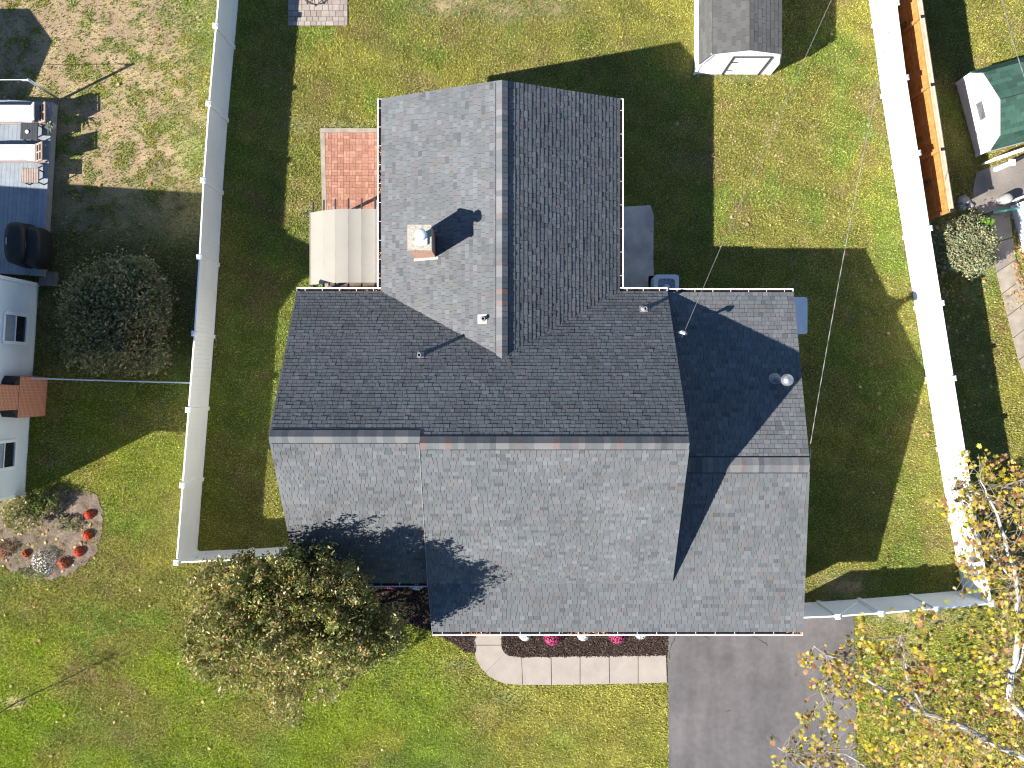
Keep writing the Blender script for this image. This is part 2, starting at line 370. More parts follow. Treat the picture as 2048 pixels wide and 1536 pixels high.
def lawn(x, y):
    """colour of the turf/soil and how bare it is, at world xy"""
    px = 1024+x*FPX/CAM_H; py = 768-y*FPX/CAM_H
    n1 = fbm(x, y, 4.5, 1); n2 = fbm(x, y, 1.3, 5); n3 = fbm(x, y, 0.38, 9, 2)
    olive = np.array([0.295, 0.285, 0.066]); green = np.array([0.195, 0.250, 0.048]); lush = np.array([0.265, 0.360, 0.022])
    straw = np.array([0.35, 0.27, 0.12]); soil = np.array([0.290, 0.205, 0.140]); deep = np.array([0.10, 0.145, 0.04])
    def mix(a, b, t): t = np.asarray(t)[..., None]; return a*(1-t)+b*t
    c = mix(olive, green, ss(0.42, 0.70, n1*0.6+n2*0.4))
    c = mix(c, straw, 0.75*ss(0.60, 0.82, fbm(x, y, 2.1, 31)*0.55+n3*0.45))
    c = mix(c, np.array([.40, .37, .07]), .60*ss(.52, .74, fbm(x, y, 2.0, 101)))
    c = mix(c, np.array([.30, .225, .10]), .55*ss(.58, .78, fbm(x, y, 1.1, 111)))
    c = mix(c, np.array([.20, .31, .045]), .60*ss(.56, .76, fbm(x, y, 1.6, 121)))
    c = c*1.06
    front = ss(1170, 1330, py)
    flush = front*(0.35+0.65*ss(1150, 400, px))*ss(0.25, 0.62, fbm(x, y, 2.8, 44))
    c = mix(c, lush, flush*0.95)
    c = mix(c, np.array([.47, .435, .095]), front*ss(800, 1250, px)*ss(0.35, 0.6, fbm(x, y, 3.5, 51))*0.7)
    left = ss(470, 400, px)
    # neighbour's yard: thin straw-coloured soil to the north, greener to the south
    thin = left*ss(520, 440, py)*(1-0.75*blob(px, py, 410, 170, 70, 330)*ss(.3, .6, n2+.1))
    n4 = fbm(x, y, 0.30, 61, 2); n5 = fbm(x, y, 2.4, 66)
    thr = ss(0.30, 0.56, n4*0.66+n5*0.34+0.06)
    c = mix(c, mix(soil, straw, n3*.6), thin*thr)
    c = mix(c, lush*0.95, left*ss(740, 800, py)*ss(1160, 900, py)*0.55*ss(.3, .6, n2))
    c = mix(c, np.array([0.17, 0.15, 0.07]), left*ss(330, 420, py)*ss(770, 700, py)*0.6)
    bare = thin*thr
    for (cx, cy, rx, ry, a) in ((1690, 1175, 55, 30, .95), (905, 8, 90, 26, .85), (1010, 20, 60, 24, .75), (1110, 15, 60, 22, .6), (890, 190, 60, 26, .35),
                                (1420, 1400, 1, 1, 0), (1835, 1235, 95, 16, .9), (1905, 1190, 40, 12, .6), (1470, 156, 60, 8, .6), (600, 250, 40, 30, .35),
                                (690, 250, 60, 12, .5), (1960, 500, 55, 70, .75), (1880, 480, 30, 60, .7), (30, 1405, 24, 12, .9), (1000, 1400, 60, 30, .3), (930, 1330, 70, 26, .35),
                                (540, 1200, 40, 60, .3), (625, 430, 18, 60, .35)):
        t = np.clip(a*blob(px, py, cx, cy, rx, ry)*(0.55+0.9*n3), 0, 1)
        c = mix(c, mix(soil*0.95, straw, n2), t); bare = np.maximum(bare, t*0.9)
    c = c*(1+.09*front)[..., None]
    mow = np.sin((x*.35+y)*2*np.pi/1.05+1.5*fbm(x, y, 3.0, 71))
    c = c*(1+.055*mow*(1-thin))[..., None]
    c = c*(0.86+0.28*n3[..., None])
    return c, np.clip(bare, 0, 1)

# ground sheet: one mesh, fine in view, reaching far out
gx = np.concatenate([[-600, -250, -100, -45, -26], np.arange(-20.4, 20.5, 0.12), [26, 45, 100, 250, 600]])
gy = np.concatenate([[-600, -250, -100, -45, -22], np.arange(-16.0, 16.1, 0.12), [22, 45, 100, 250, 600]])
X, Y = np.meshgrid(gx, gy)
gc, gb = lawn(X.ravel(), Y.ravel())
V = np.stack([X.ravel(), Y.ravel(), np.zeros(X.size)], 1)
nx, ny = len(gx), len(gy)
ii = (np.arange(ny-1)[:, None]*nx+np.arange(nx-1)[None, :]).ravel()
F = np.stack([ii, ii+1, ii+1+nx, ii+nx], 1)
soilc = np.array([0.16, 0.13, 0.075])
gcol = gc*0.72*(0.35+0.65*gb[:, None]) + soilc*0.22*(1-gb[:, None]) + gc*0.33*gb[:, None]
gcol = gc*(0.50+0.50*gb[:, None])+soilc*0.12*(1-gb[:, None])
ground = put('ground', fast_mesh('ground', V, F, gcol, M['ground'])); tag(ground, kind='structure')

# grass: short blades in clumps all over the lawns
s = 0.052
ax = np.arange(-19.6, 19.6, s); ay = np.arange(-15.2, 15.2, s)
X, Y = np.meshgrid(ax, ay); x = (X+NR.uniform(-.5, .5, X.shape)*s).ravel(); y = (Y+NR.uniform(-.5, .5, Y.shape)*s).ravel()
keep = np.ones(x.size, bool)
for poly in NOGRASS: keep &= ~inpoly(x, y, poly)
x, y = x[keep], y[keep]
c, b = lawn(x, y)
dens = 1-0.80*b; dens = np.where(inpoly(x, y, SOILBED), 0.04+0.75*(fbm(x, y, .7, 91, 2) > .53), dens)
k = NR.random(x.size) < dens; x, y, c, b = x[k], y[k], c[k], b[k]
tuft = fbm(x, y, 0.16, 77, 2)
weed = (b > 0.25)
c = np.where(weed[:, None], np.array([0.21, 0.26, 0.085])*(.6+.7*tuft[:, None]), c)
n = x.size; NB = 3
ang = NR.uniform(0, 2*np.pi, (n, NB)); ln = NR.uniform(.035, .085, (n, NB))*(0.65+0.8*tuft[:, None]); lean = NR.uniform(.25, .95, (n, NB))
w = NR.uniform(.008, .020, (n, NB)); off = NR.normal(0, .016, (n, NB, 2))
bx = x[:, None]+off[..., 0]; by = y[:, None]+off[..., 1]
dx, dy = np.cos(ang), np.sin(ang)
tip = np.stack([bx+dx*ln*lean, by+dy*ln*lean, ln*np.sqrt(1-(lean*.9)**2)+.004], -1)
l = np.stack([bx-dy*w, by+dx*w, np.full_like(bx, .001)], -1); r = np.stack([bx+dy*w, by-dx*w, np.full_like(bx, .001)], -1)
V = np.stack([l, r, tip], 2).reshape(-1, 3); F = np.arange(len(V)).reshape(-1, 3)
jit = NR.lognormal(0, .26, (n, NB, 1)); dry = (NR.random((n, NB, 1)) < np.where(y > -7, .10, .05)[:, None, None])
cc = c[:, None, :]*jit; cc = np.where(dry, np.array([.42, .36, .19])*jit, cc)
cc = np.clip(cc, .01, .75)
cc = np.repeat(cc.reshape(-1, 3), 3, axis=0)
grass = put('grass', fast_mesh('grass', V, F, cc, M['grass']))
tag(grass, 'short mown autumn grass covering the lawns', 'grass', kind='stuff')

# ------------------------------------------------------------------ paving
def sheet(name, poly, z, m, kind='structure', z0=-0.05):
    o = MB().prism(poly, z0, z).build(name, m); tag(o, kind=kind); return o
sheet('driveway', DRIVE, 0.02, M['asphalt'])
walk = sheet('walkway', G(*(W_OUT+W_IN[::-1])), 0.006, M['joint'])
cuts = [(0, 1.35), (1.35, 4), (4, 6.6), (6.6, 8), (8, 9), (9, 10), (10, 11), (11, 12)]
def samp(L, t):
    i = min(int(t), len(L)-2); f = t-i
    return (L[i][0]*(1-f)+L[i+1][0]*f, L[i][1]*(1-f)+L[i+1][1]*f)
nW = len(W_IN)-1
cuts = [(0, 1.0), (1.0, 1.0+2.6), (3.6, 7)] + [(i, i+1) for i in range(7, nW)]
for a, b_ in cuts:
    ts = [a+.012]+[t for t in range(int(a)+1, int(math.ceil(b_))) if t > a+.02 and t < b_-.02]+[b_-.012]
    poly = [samp(W_OUT, t) for t in ts]+[samp(W_IN, t) for t in ts][::-1]
    MB().prism(G(*poly), 0.0, 0.045+RND.uniform(-.003, .003)).build('paving_slab', M['concrete'], walk)
for poly in (BED1, BED2):
    bed = sheet('mulch_bed', poly, 0.03, M['mulch'])
# wood chips
pts = []
for poly in (BED1, BED2):
    xs = [p[0] for p in poly]; ys = [p[1] for p in poly]
    q = NR.uniform([min(xs), min(ys)], [max(xs), max(ys)], (16000, 2)); pts.append(q[inpoly(q[:, 0], q[:, 1], poly)])
q = np.concatenate(pts); n = len(q)
a = NR.uniform(0, 2*np.pi, n); hl = NR.uniform(.015, .05, n); hw = NR.uniform(.006, .015, n); tl = NR.normal(0, .35, n); z = NR.uniform(.032, .055, n)
ux = np.stack([np.cos(a)*hl, np.sin(a)*hl, np.sin(tl)*hl], 1); uy = np.stack([-np.sin(a)*hw, np.cos(a)*hw, NR.normal(0, .3, n)*hw], 1)
c0 = np.column_stack([q, z])
V = np.stack([c0-ux-uy, c0+ux-uy, c0+ux+uy, c0-ux+uy], 1).reshape(-1, 3)
cc = np.array([.055, .038, .031])*NR.lognormal(0, .5, (n, 1))
chips = put('mulch_chips', fast_mesh('mulch_chips', V, np.arange(len(V)).reshape(-1, 4), np.repeat(cc, 4, axis=0), M['chips']))
tag(chips, 'dark brown wood mulch covering the front beds', 'mulch', kind='stuff')

# brick patio in basket weave with concrete edging
patio = sheet('brick_patio', PATIO, 0.012, M['joint'])
u0 = P(651, 266); bl = 0.208; nb = 0; brick_meshes = []
for k in range(10):
    t = RND.random(); col = (0.30+.12*t, 0.14+.08*t, 0.095+.06*t)
    brick_meshes.append(MB().box((0, 0, .02), bl/2-.005, bl/4-.004, .022, col=col).mesh('brick', M['brick']))
rows = [j for j in range(28) if j < 14 or j > 24]
for j in rows:
    for i in range(11):
        cx = u0.x+(i+.5)*bl; cy = u0.y-(j+.5)*bl
        for k in (-1, 1):
            o = put('brick', RND.choice(brick_meshes), patio, loc=None)
            o.matrix_parent_inverse = Matrix.Identity(4)
            if (i+j) % 2: o.location = (cx, cy+k*bl/4, RND.uniform(-.003, .004)); o.rotation_euler = (0, 0, RND.choice([0, math.pi])+RND.uniform(-.02, .02))
            else: o.location = (cx+k*bl/4, cy, RND.uniform(-.003, .004)); o.rotation_euler = (0, 0, math.pi/2+RND.uniform(-.02, .02))
for a, b_ in (((641, 257), (775, 265.5)), ((641, 266), (650, 600))):
    A, B = P(*a), P(*b_)
    if a[1] > 260: poly = G((641, 266.2), (650, 266.2), (658, 600), (649, 600))
    else: poly = G((641, 257), (775, 257), (775, 265.8), (641, 265.8))
    MB().prism(poly, 0, .05).build('edging', M['border'], patio)
MB().prism(G((1225, 415), (1300, 411), (1307, 430), (1306, 520), (1309, 590), (1225, 590)), -.05, .05).build('concrete_pad', M['pad'])
tag(bpy.data.objects['concrete_pad'], kind='structure')
# stone paver patio at the back
pv = sheet('paver_patio', PAVE, 0.014, M['joint'])
yy = 52.0
while yy > -70:
    h = RND.choice([9, 12.2, 12.2]); xx = 576.0
    while xx < 693:
        w_ = RND.choice([9, 12.2, 12.2, 16]); x1 = min(xx+w_, 695.5)
        t = RND.uniform(-.04, .05)
        MB().prism(G((xx+.4, yy-.4), (x1-.4, yy-.4), (x1-.4, yy-h+.4), (xx+.4, yy-h+.4)), 0, .045+RND.uniform(-.003, .003), col=(.30+t, .25+t, .215+t)).build('paver', M['paver'], pv)
        xx = x1
    yy -= h
# neighbour's flower bed and concrete
sheet('flower_bed', SOILBED, 0.025, M['soil'])
sheet('neighbour_patio', NPATIO, 0.03, M['old_concrete'])
np_ = sheet('neighbour_path', NPATH, 0.012, M['joint'])
Lh = [(1978, 430), (1985, 487), (1992, 545), (2003, 588), (2014, 632), (2025, 676), (2036, 720), (2058, 775), (2080, 830)]
Rh = [(2018, 430), (2024, 475), (2030, 520), (2042, 558), (2056, 600), (2072, 640), (2088, 680), (2104, 720), (2120, 760)]
for i in range(8):
    def mixp(a, b, t): return (a[0]*(1-t)+b[0]*t, a[1]*(1-t)+b[1]*t)
    poly = [mixp(Lh[i], Lh[i+1], .02), mixp(Rh[i], Rh[i+1], .02), mixp(Rh[i], Rh[i+1], .98), mixp(Lh[i], Lh[i+1], .98)]
    MB().prism(G(*poly), 0, .05+RND.uniform(-.006, .006)).build('path_slab', M['old_concrete'] if i < 2 else M['border'], np_)

# ------------------------------------------------------------------ shingles
TONES = [((.126, .131, .136), 8), ((.108, .112, .117), 4), ((.142, .147, .152), 4), ((.136, .128, .127), 1.8), ((.082, .085, .090), 1.1), ((.158, .165, .170), 1.3), ((.140, .121, .117), .5), ((.118, .132, .130), 1.2)]
def tone(r):
    t = r.uniform(0, sum(w for _, w in TONES))
    for c, w in TONES:
        t -= w
        if t <= 0: break
    j = r.uniform(.94, 1.06); m = (.124, .129, .133); return tuple((m[i]+(c[i]-m[i])*.72)*j for i in range(3))
SHF = [(3, 2, 4, 5), (0, 1, 2, 3), (0, 3, 5, 7), (1, 6, 4, 2)]
def shingles(o, u, v, n, vmax, intervals, out, r, exp_=0.138, wmin=.10, wmax=.24, tone_f=tone, tmin=.014, tmax=.026):
    o, u, v, n = Vector(o), Vector(u), Vector(v), Vector(n)
    j = 0
    while j*exp_ < vmax-.02:
        v0 = max(j*exp_-.02, -.03); v1 = min(j*exp_+exp_+.012, vmax)
        iv0, iv1, ivm = intervals(max(v0, 0)), intervals(min(v1, vmax-1e-4)), intervals((max(v0, 0)+v1)/2)
        if len(iv0) != len(ivm): iv0 = ivm
        if len(iv1) != len(ivm): iv1 = ivm
        for (a0, b0), (a1, b1) in zip(iv0, iv1):
            lo, hi = min(a0, a1), max(b0, b1); s_ = lo-r.uniform(0, .15)
            while s_ < hi:
                w_ = r.uniform(wmin, wmax); e = s_+w_
                if hi-e < .06: e = hi+.01
                g = .005
                p = [min(max(q, a0), b0) for q in (s_+g, e-g)]; q = [min(max(t, a1), b1) for t in (s_+g, e-g)]
                if (p[1]-p[0])+(q[1]-q[0]) > .03:
                    t = r.uniform(tmin, tmax)
                    def pt(uu, vv, h): return o+u*uu+v*vv+n*h
                    vs_ = [pt(p[0], v0, 0), pt(p[1], v0, 0), pt(p[1], v0, t), pt(p[0], v0, t), pt(q[1], v1, t*.22), pt(q[0], v1, t*.22), pt(q[1], v1, 0), pt(q[0], v1, 0)]
                    k = FPX/(CAM_H-vs_[3].z)
                    ar = abs((vs_[2].x-vs_[3].x)*(vs_[5].y-vs_[3].y)-(vs_[2].y-vs_[3].y)*(vs_[5].x-vs_[3].x))*k*k
                    out.append((ar, vs_, tone_f(r)))
                s_ = e
        j += 1

def lay(out, parent, mat_, limit=300, name='shingle'):
    out = sorted(out, key=lambda t: -t[0])
    for ar, vs_, c in out[:limit]:
        MB().add(vs_, SHF, c).build(name, mat_, parent)
    if len(out) > limit:
        mb = MB()
        for ar, vs_, c in out[limit:]: mb.add(vs_, SHF, c)
        o = mb.build('shingle_courses', mat_, parent); o['kind'] = 'stuff'

def ridge_caps(a, b, nA, nB, parent, r, half=.23, step=.165, lift=.05, name='ridge_shingle', warm=.65):
    """cap shingles bent over the ridge a-b; nA, nB: downhill unit vectors on both sides"""
    a, b = Vector(a), Vector(b); d = (b-a); L = d.length; d.normalize(); nA, nB = Vector(nA), Vector(nB)
    mb = MB()   # ridge vent below the caps; dark rim beyond them stands in for shade
    for q, dn in ((a, 0),):
        vs_ = []
        for p in (a+d*.02, b-d*.02):
            vs_ += [p+nA*(half+.03)+Vector((0, 0, .012)), p+nA*(half+.03)+Vector((0, 0, lift-.02)), p+Vector((0, 0, lift-.008)), p+nB*(half+.03)+Vector((0, 0, lift-.02)), p+nB*(half+.03)+Vector((0, 0, .012))]
        mb.add(vs_, [(0, 1, 6, 5), (1, 2, 7, 6), (2, 3, 8, 7), (3, 4, 9, 8), (0, 4, 3, 2, 1), (5, 6, 7, 8, 9)])
    mb.build('ridge_vent_shade_rim', M['dark'], parent)
    s_ = 0.0
    while s_ < L-.03:
        e = min(s_+step+.02, L); t = r.uniform(.012, .017); z0 = Vector((0, 0, lift+t)); z1 = Vector((0, 0, lift+.006))
        p, q = a+d*s_, a+d*e
        zz = Vector((0, 0, lift-.012))
        vs_ = [p+nA*half+z0, p+z0*1.12, p+nB*half+z0, q+nA*half+z1, q+z1*1.12, q+nB*half+z1, p+nA*half+zz, p+nB*half+zz, q+nA*half+zz, q+nB*half+zz]
        c = tone(r); x_ = r.random()
        if x_ < .11*warm: c = (.19, .137, .126)
        elif x_ < .28*warm: c = (.150, .130, .125)
        elif x_ < .45: c = (.17, .165, .165)
        MB().add(vs_, [(0, 1, 4, 3), (1, 2, 5, 4), (6, 0, 3, 8), (2, 7, 9, 5), (6, 7, 2, 1, 0)], c).build(name, M['shingle'], parent)
        s_ += step

# ------------------------------------------------------------------ the house
house = empty('house', (0, 0, 0), 'white house with dark grey shingle roofs, red brick chimney and attached garage', 'house')
rr = random.Random(3)
zE = 2.80; zFL = 3.85; zF = 2.85; zL = 6.95; zG = 4.42; zGE = 2.74
yE = P(0, 584, zE).y; yL = P(0, 873, zL).y
mR = (zL-zE)/(yE-yL)
# right-hand ridge: where the sight line at image row 886 meets the rear plane
zR = zL
for _ in range(20): zR = zE+mR*(yE-P(0, 886, zR).y)
yRr = P(0, 886, zR).y
yFL = P(0, 1165, zFL).y; yF = P(0, 1262, zF).y
xLr, xLe, xLf = P(537, 0, zL).x, P(593, 0, zE).x, P(596, 0, zFL).x
xSr, xSf = P(839, 0, zR).x, P(865, 0, zF).x
xGf0 = P(1606, 0, zF).x
xRr, xRe, xRf = P(1380, 0, zR).x, P(1335, 0, zE).x, P(1322, 0, zF).x
# wing
zW = zE
for _ in range(20): zW = zE+mR*(yE-P(0, 714, zW).y)
xW = P(1004, 0, zW).x; xWw = P(764, 0, zE).x; xWe = P(1238, 0, zE).x
yWr = P(0, 160, zW).y; yWe = P(0, 197, zE).y; yApex = yE-(zW-zE)/mR
# garage
yG = P(0, 930, zG).y; yGE = P(0, 586, zGE).y
xGr, xGe, xGf = P(1620, 0, zG).x, P(1587, 0, zGE).x, P(1606, 0, zF).x
xGin = xRe-.45
mG = (zG-zF)/(yG-yF)                       # garage / porch pitch
zB_ = zF+1.0
for _ in range(30): zB_ = zF+mG*(P(0, 1166, zB_).y-yF)
yB_ = P(0, 1166, zB_).y                    # pitch break of the main front slope
mF = (zR-zB_)/(yRr-yB_)
for _ in range(30): zFL = zL-mF*(yL-P(0, 1165, zFL).y)
yFL = P(0, 1165, zFL).y; xLf = P(596, 0, zFL).x
xSb, xRb = P(856, 0, zB_).x, P(1345, 0, zB_).x

roof = None
def up(dx, dy, dz): return Vector((dx, dy, dz)).normalized()
vRear = up(0, -(yE-yRr), zR-zE); nRear = Vector((0, -vRear.y*0+vRear.z, -vRear.y)); nRear = Vector((0, vRear.z, -vRear.y))
LR = math.hypot(yE-yRr, zR-zE); LL = math.hypot(yE-yL, zL-zE); LA = math.hypot(yE-yApex, zW-zE)
vFL = up(0, yL-yFL, zL-zFL); nFL = Vector((0, -vFL.z, vFL.y)); LFL = math.hypot(yL-yFL, zL-zFL)
vFR = up(0, yRr-yB_, zR-zB_); nFR = Vector((0, -vFR.z, vFR.y)); LFR = math.hypot(yRr-yB_, zR-zB_)
vWw = up(xW-xWw, 0, zW-zE); nWw = Vector((-vWw.z, 0, vWw.x)); LWw = math.hypot(xW-xWw, zW-zE)
vWe = up(xW-xWe, 0, zW-zE); nWe = Vector((vWe.z, 0, -vWe.x)); LWe = math.hypot(xW-xWe, zW-zE)
vGr = up(0, yG-yGE, zG-zGE); nGr = Vector((0, vGr.z, -vGr.y)); LGr = math.hypot(yG-yGE, zG-zGE)
vGf = up(0, yG-yF, zG-zF); nGf = Vector((0, -vGf.z, vGf.y)); LGf = math.hypot(yG-yF, zG-zF)
def lerp(a, b, t): return a+(b-a)*t

dk = MB()
T = .10
dk.slab3([(xLe, yE, zE), (xWw, yE, zE), (xW, yApex, zW), (xWe, yE, zE), (xRe, yE, zE), (xRr, yRr, zR), (xSr, yRr, zR), (xSr, yL, zL), (xLr, yL, zL)], nRear, T)
dk.slab3([(xLf, yFL, zFL), (xSb+.02, yFL, zFL), (xSr+.02, yL, zL), (xLr, yL, zL)], nFL, T)
dk.slab3([(xSb, yB_, zB_), (xRb, yB_, zB_), (xRr, yRr, zR), (xSr, yRr, zR)], nFR, T)
dk.slab3([(xSf, yF, zF), (xGin+.1, yF, zF), (xGin+.1, yB_, zB_), (xSb, yB_, zB_)], nGf, T)
dk.slab3([(xWw, yE, zE), (xWw, yWe, zE), (xW, yWr, zW), (xW, yApex, zW)], nWw, T)
dk.slab3([(xWe, yE, zE), (xWe, yWe, zE), (xW, yWr, zW), (xW, yApex, zW)], nWe, T)
dk.slab3([(xGin, yGE, zGE), (xGe, yGE, zGE), (xGr, yG, zG), (xGin, yG, zG)], nGr, T)
dk.slab3([(xGin, yF, zF-.004), (xGf, yF, zF-.004), (xGr, yG, zG-.004), (xGin, yG, zG-.004)], nGf, T)
roof = dk.build('roof', M['deckwood'], house)

sh = []
def iv_rear(v):
    t = v/LR; a = lerp(xLe, xLr, v/LL); b = lerp(xRe, xRr, t)
    if v < LA:
        f = v/LA; return [(a, lerp(xWw, xW, f)-.02), (lerp(xWe, xW, f)+.02, b)]
    if v > LL-.02: return [(xSr, b)]
    return [(a, b)]
shingles((0, yE, zE), (1, 0, 0), vRear, nRear, LR, iv_rear, sh, rr)
shingles((0, yFL, zFL), (1, 0, 0), vFL, nFL, LFL, lambda v: [(lerp(xLf, xLr, v/LFL), lerp(xSb, xSr, v/LFL)-.03)], sh, rr)
shingles((0, yB_, zB_), (1, 0, 0), vFR, nFR, LFR, lambda v: [(lerp(xSb, xSr, v/LFR), lerp(xRb, xRr, v/LFR))], sh, rr)
LB = math.hypot(yB_-yF, zB_-zF)
shingles((xWw, 0, zE), (0, 1, 0), vWw, nWw, LWw, lambda v: [(lerp(yE, yApex, v/LWw), lerp(yWe, yWr, v/LWw))], sh, rr)
shingles((xWe, 0, zE), (0, 1, 0), vWe, nWe, LWe, lambda v: [(lerp(yE, yApex, v/LWe), lerp(yWe, yWr, v/LWe))], sh, rr)
shingles((0, yGE, zGE), (1, 0, 0), vGr, nGr, LGr, lambda v: [(xGin, lerp(xGe, xGr, v/LGr))], sh, rr)
shingles((0, yF, zF), (1, 0, 0), vGf, nGf, LGf, lambda v: [((lerp(xSf, xSb, min(1, v/LB)) if v < LB+.22 else xGin), lerp(xGf, xGr, v/LGf))], sh, rr)
lay(sh, roof, M['shingle'])
ridge_caps((xLr+.02, yL, zL), (xSr, yL, zL), -vRear, -vFL, roof, rr)
ridge_caps((xSr+.01, yRr, zR), (xRr-.02, yRr, zR), -vRear, -vFR, roof, rr)
ridge_caps((xW, yWr-.02, zW), (xW, yApex-.05, zW), -vWw, -vWe, roof, rr, warm=.3, half=.19)
ridge_caps((xGin, yG, zG), (xGr-.02, yG, zG), -vGr, -vGf, roof, rr, lift=.045)

# walls
def gable_x(name, x0, x1, prof, m):      # profile in (y, z), pushed along x
    n = len(prof)
    vs_ = [(x0, a, b) for a, b in prof]+[(x1, a, b) for a, b in prof]
    fs = [tuple(range(n)), tuple(range(n, 2*n))[::-1]]+[(i, n+i, n+(i+1) % n, (i+1) % n) for i in range(n)]
    return MB().add(vs_, fs).build(name, m, house)
d = .16
gable_x('wall', xLr+.30, xSr+.25, [(yE-.35, 0), (yE-.35, zE+.35*mR-d), (yL, zL-d-.05), (yFL+.35, zFL+.10), (yFL+.35, 0)], M['siding'])
gable_x('wall', xSr+.27, xRr-.28, [(yE-.36, 0), (yE-.36, zE+.35*mR-d), (yRr, zR-d-.05), (yB_, zB_-.15), (yF+1.4, zF+.2), (yF+1.4, 0)], M['siding'])
gable_x('wall', xRr-.279, xGr-.30, [(yGE-.35, 0), (yGE-.35, zGE-.05), (yG, zG-d), (yF+.4, zF-.05), (yF+.4, 0)], M['siding'])
n = 5
prof = [(xWw+.35, 0), (xWw+.35, zE+.05), (xW, zW-d), (xWe-.35, zE+.05), (xWe-.35, 0)]
MB().add([(a, yE-.36, b) for a, b in prof]+[(a, yWe-.28, b) for a, b in prof], [tuple(range(5)), tuple(range(5, 10))[::-1]]+[(i, 5+i, 5+(i+1) % 5, (i+1) % 5) for i in range(5)]).build('wall', M['siding'], house)
# doors and windows under the eaves
yg0 = yF+.4
gd = MB().box(((xRr+xGr)/2-.3, yg0-.02, 1.1), 2.4, .02, 1.05).build('garage_door', M['white2'], house)
for i in range(4):
    for j in range(4):
        MB().box(((xRr+xGr)/2-.3-1.8+i*1.2, yg0-.05, .32+j*.52), .52, .012, .20).build('door_panel', M['white2'], gd)
def facade_window(x_, y_, z_, w_, h_):
    wd = MB().box((x_, y_-.01, z_), w_/2, .012, h_/2).build('window', M['glass'], house)
    for dx_, dz_, hx_, hz_ in ((0, h_/2, w_/2+.06, .05), (0, -h_/2, w_/2+.06, .05), (-w_/2, 0, .05, h_/2), (w_/2, 0, .05, h_/2), (0, 0, w_/2, .02)):
        MB().box((x_+dx_, y_-.035, z_+dz_), hx_, .018, hz_).build('frame', M['white'], wd)
facade_window(-4.5, yFL+.35, 1.7, 1.5, 1.2); facade_window(1.2, yF+1.4, 1.6, 1.6, 1.2); facade_window(3.4, yF+1.4, 1.6, 1.0, 1.2)
fd = MB().box((-.7, yF+1.38, 1.08), .46, .02, 1.03).build('front_door', M['frame'], house)
MB().lathe((-.36, yF+1.33, 1.0), [(.03, 0), (.035, .03), (.0, .05)], 10).build('handle', M['metal'], fd)
# rake boards along the gable edges
def rake(a, b):
    a = Vector(a)-Vector((0, 0, .10)); b = Vector(b)-Vector((0, 0, .10))
    MB().bar(a, b, .03, .15).build('rake_board', M['alu'], house)
for a, b in (((xLe+.02, yE, zE), (xLr+.02, yL, zL)), ((xLf+.02, yFL, zFL), (xLr+.02, yL, zL)), ((xRe-.02, yE, zE), (xRr-.02, yRr, zR)), ((xRb-.02, yB_, zB_), (xRr-.02, yRr, zR)),
             ((xWw, yWe-.02, zE), (xW, yWr-.02, zW)), ((xWe, yWe-.02, zE), (xW, yWr-.02, zW)),
             ((xGe-.02, yGE, zGE), (xGr-.02, yG, zG)), ((xGf-.02, yF, zF), (xGr-.02, yG, zG))):
    rake(a, b)

MB().bar(Vector((xSb-.012, yB_, zB_-.06)), Vector((xSr-.012, yRr, zR-.06)), .012, .15).build('rake_board', M['pvc'], house)
MB().bar(Vector((xSf-.012, yF, zF-.06)), Vector((xSb-.012, yB_, zB_-.06)), .012, .15).build('rake_board', M['pvc'], house)
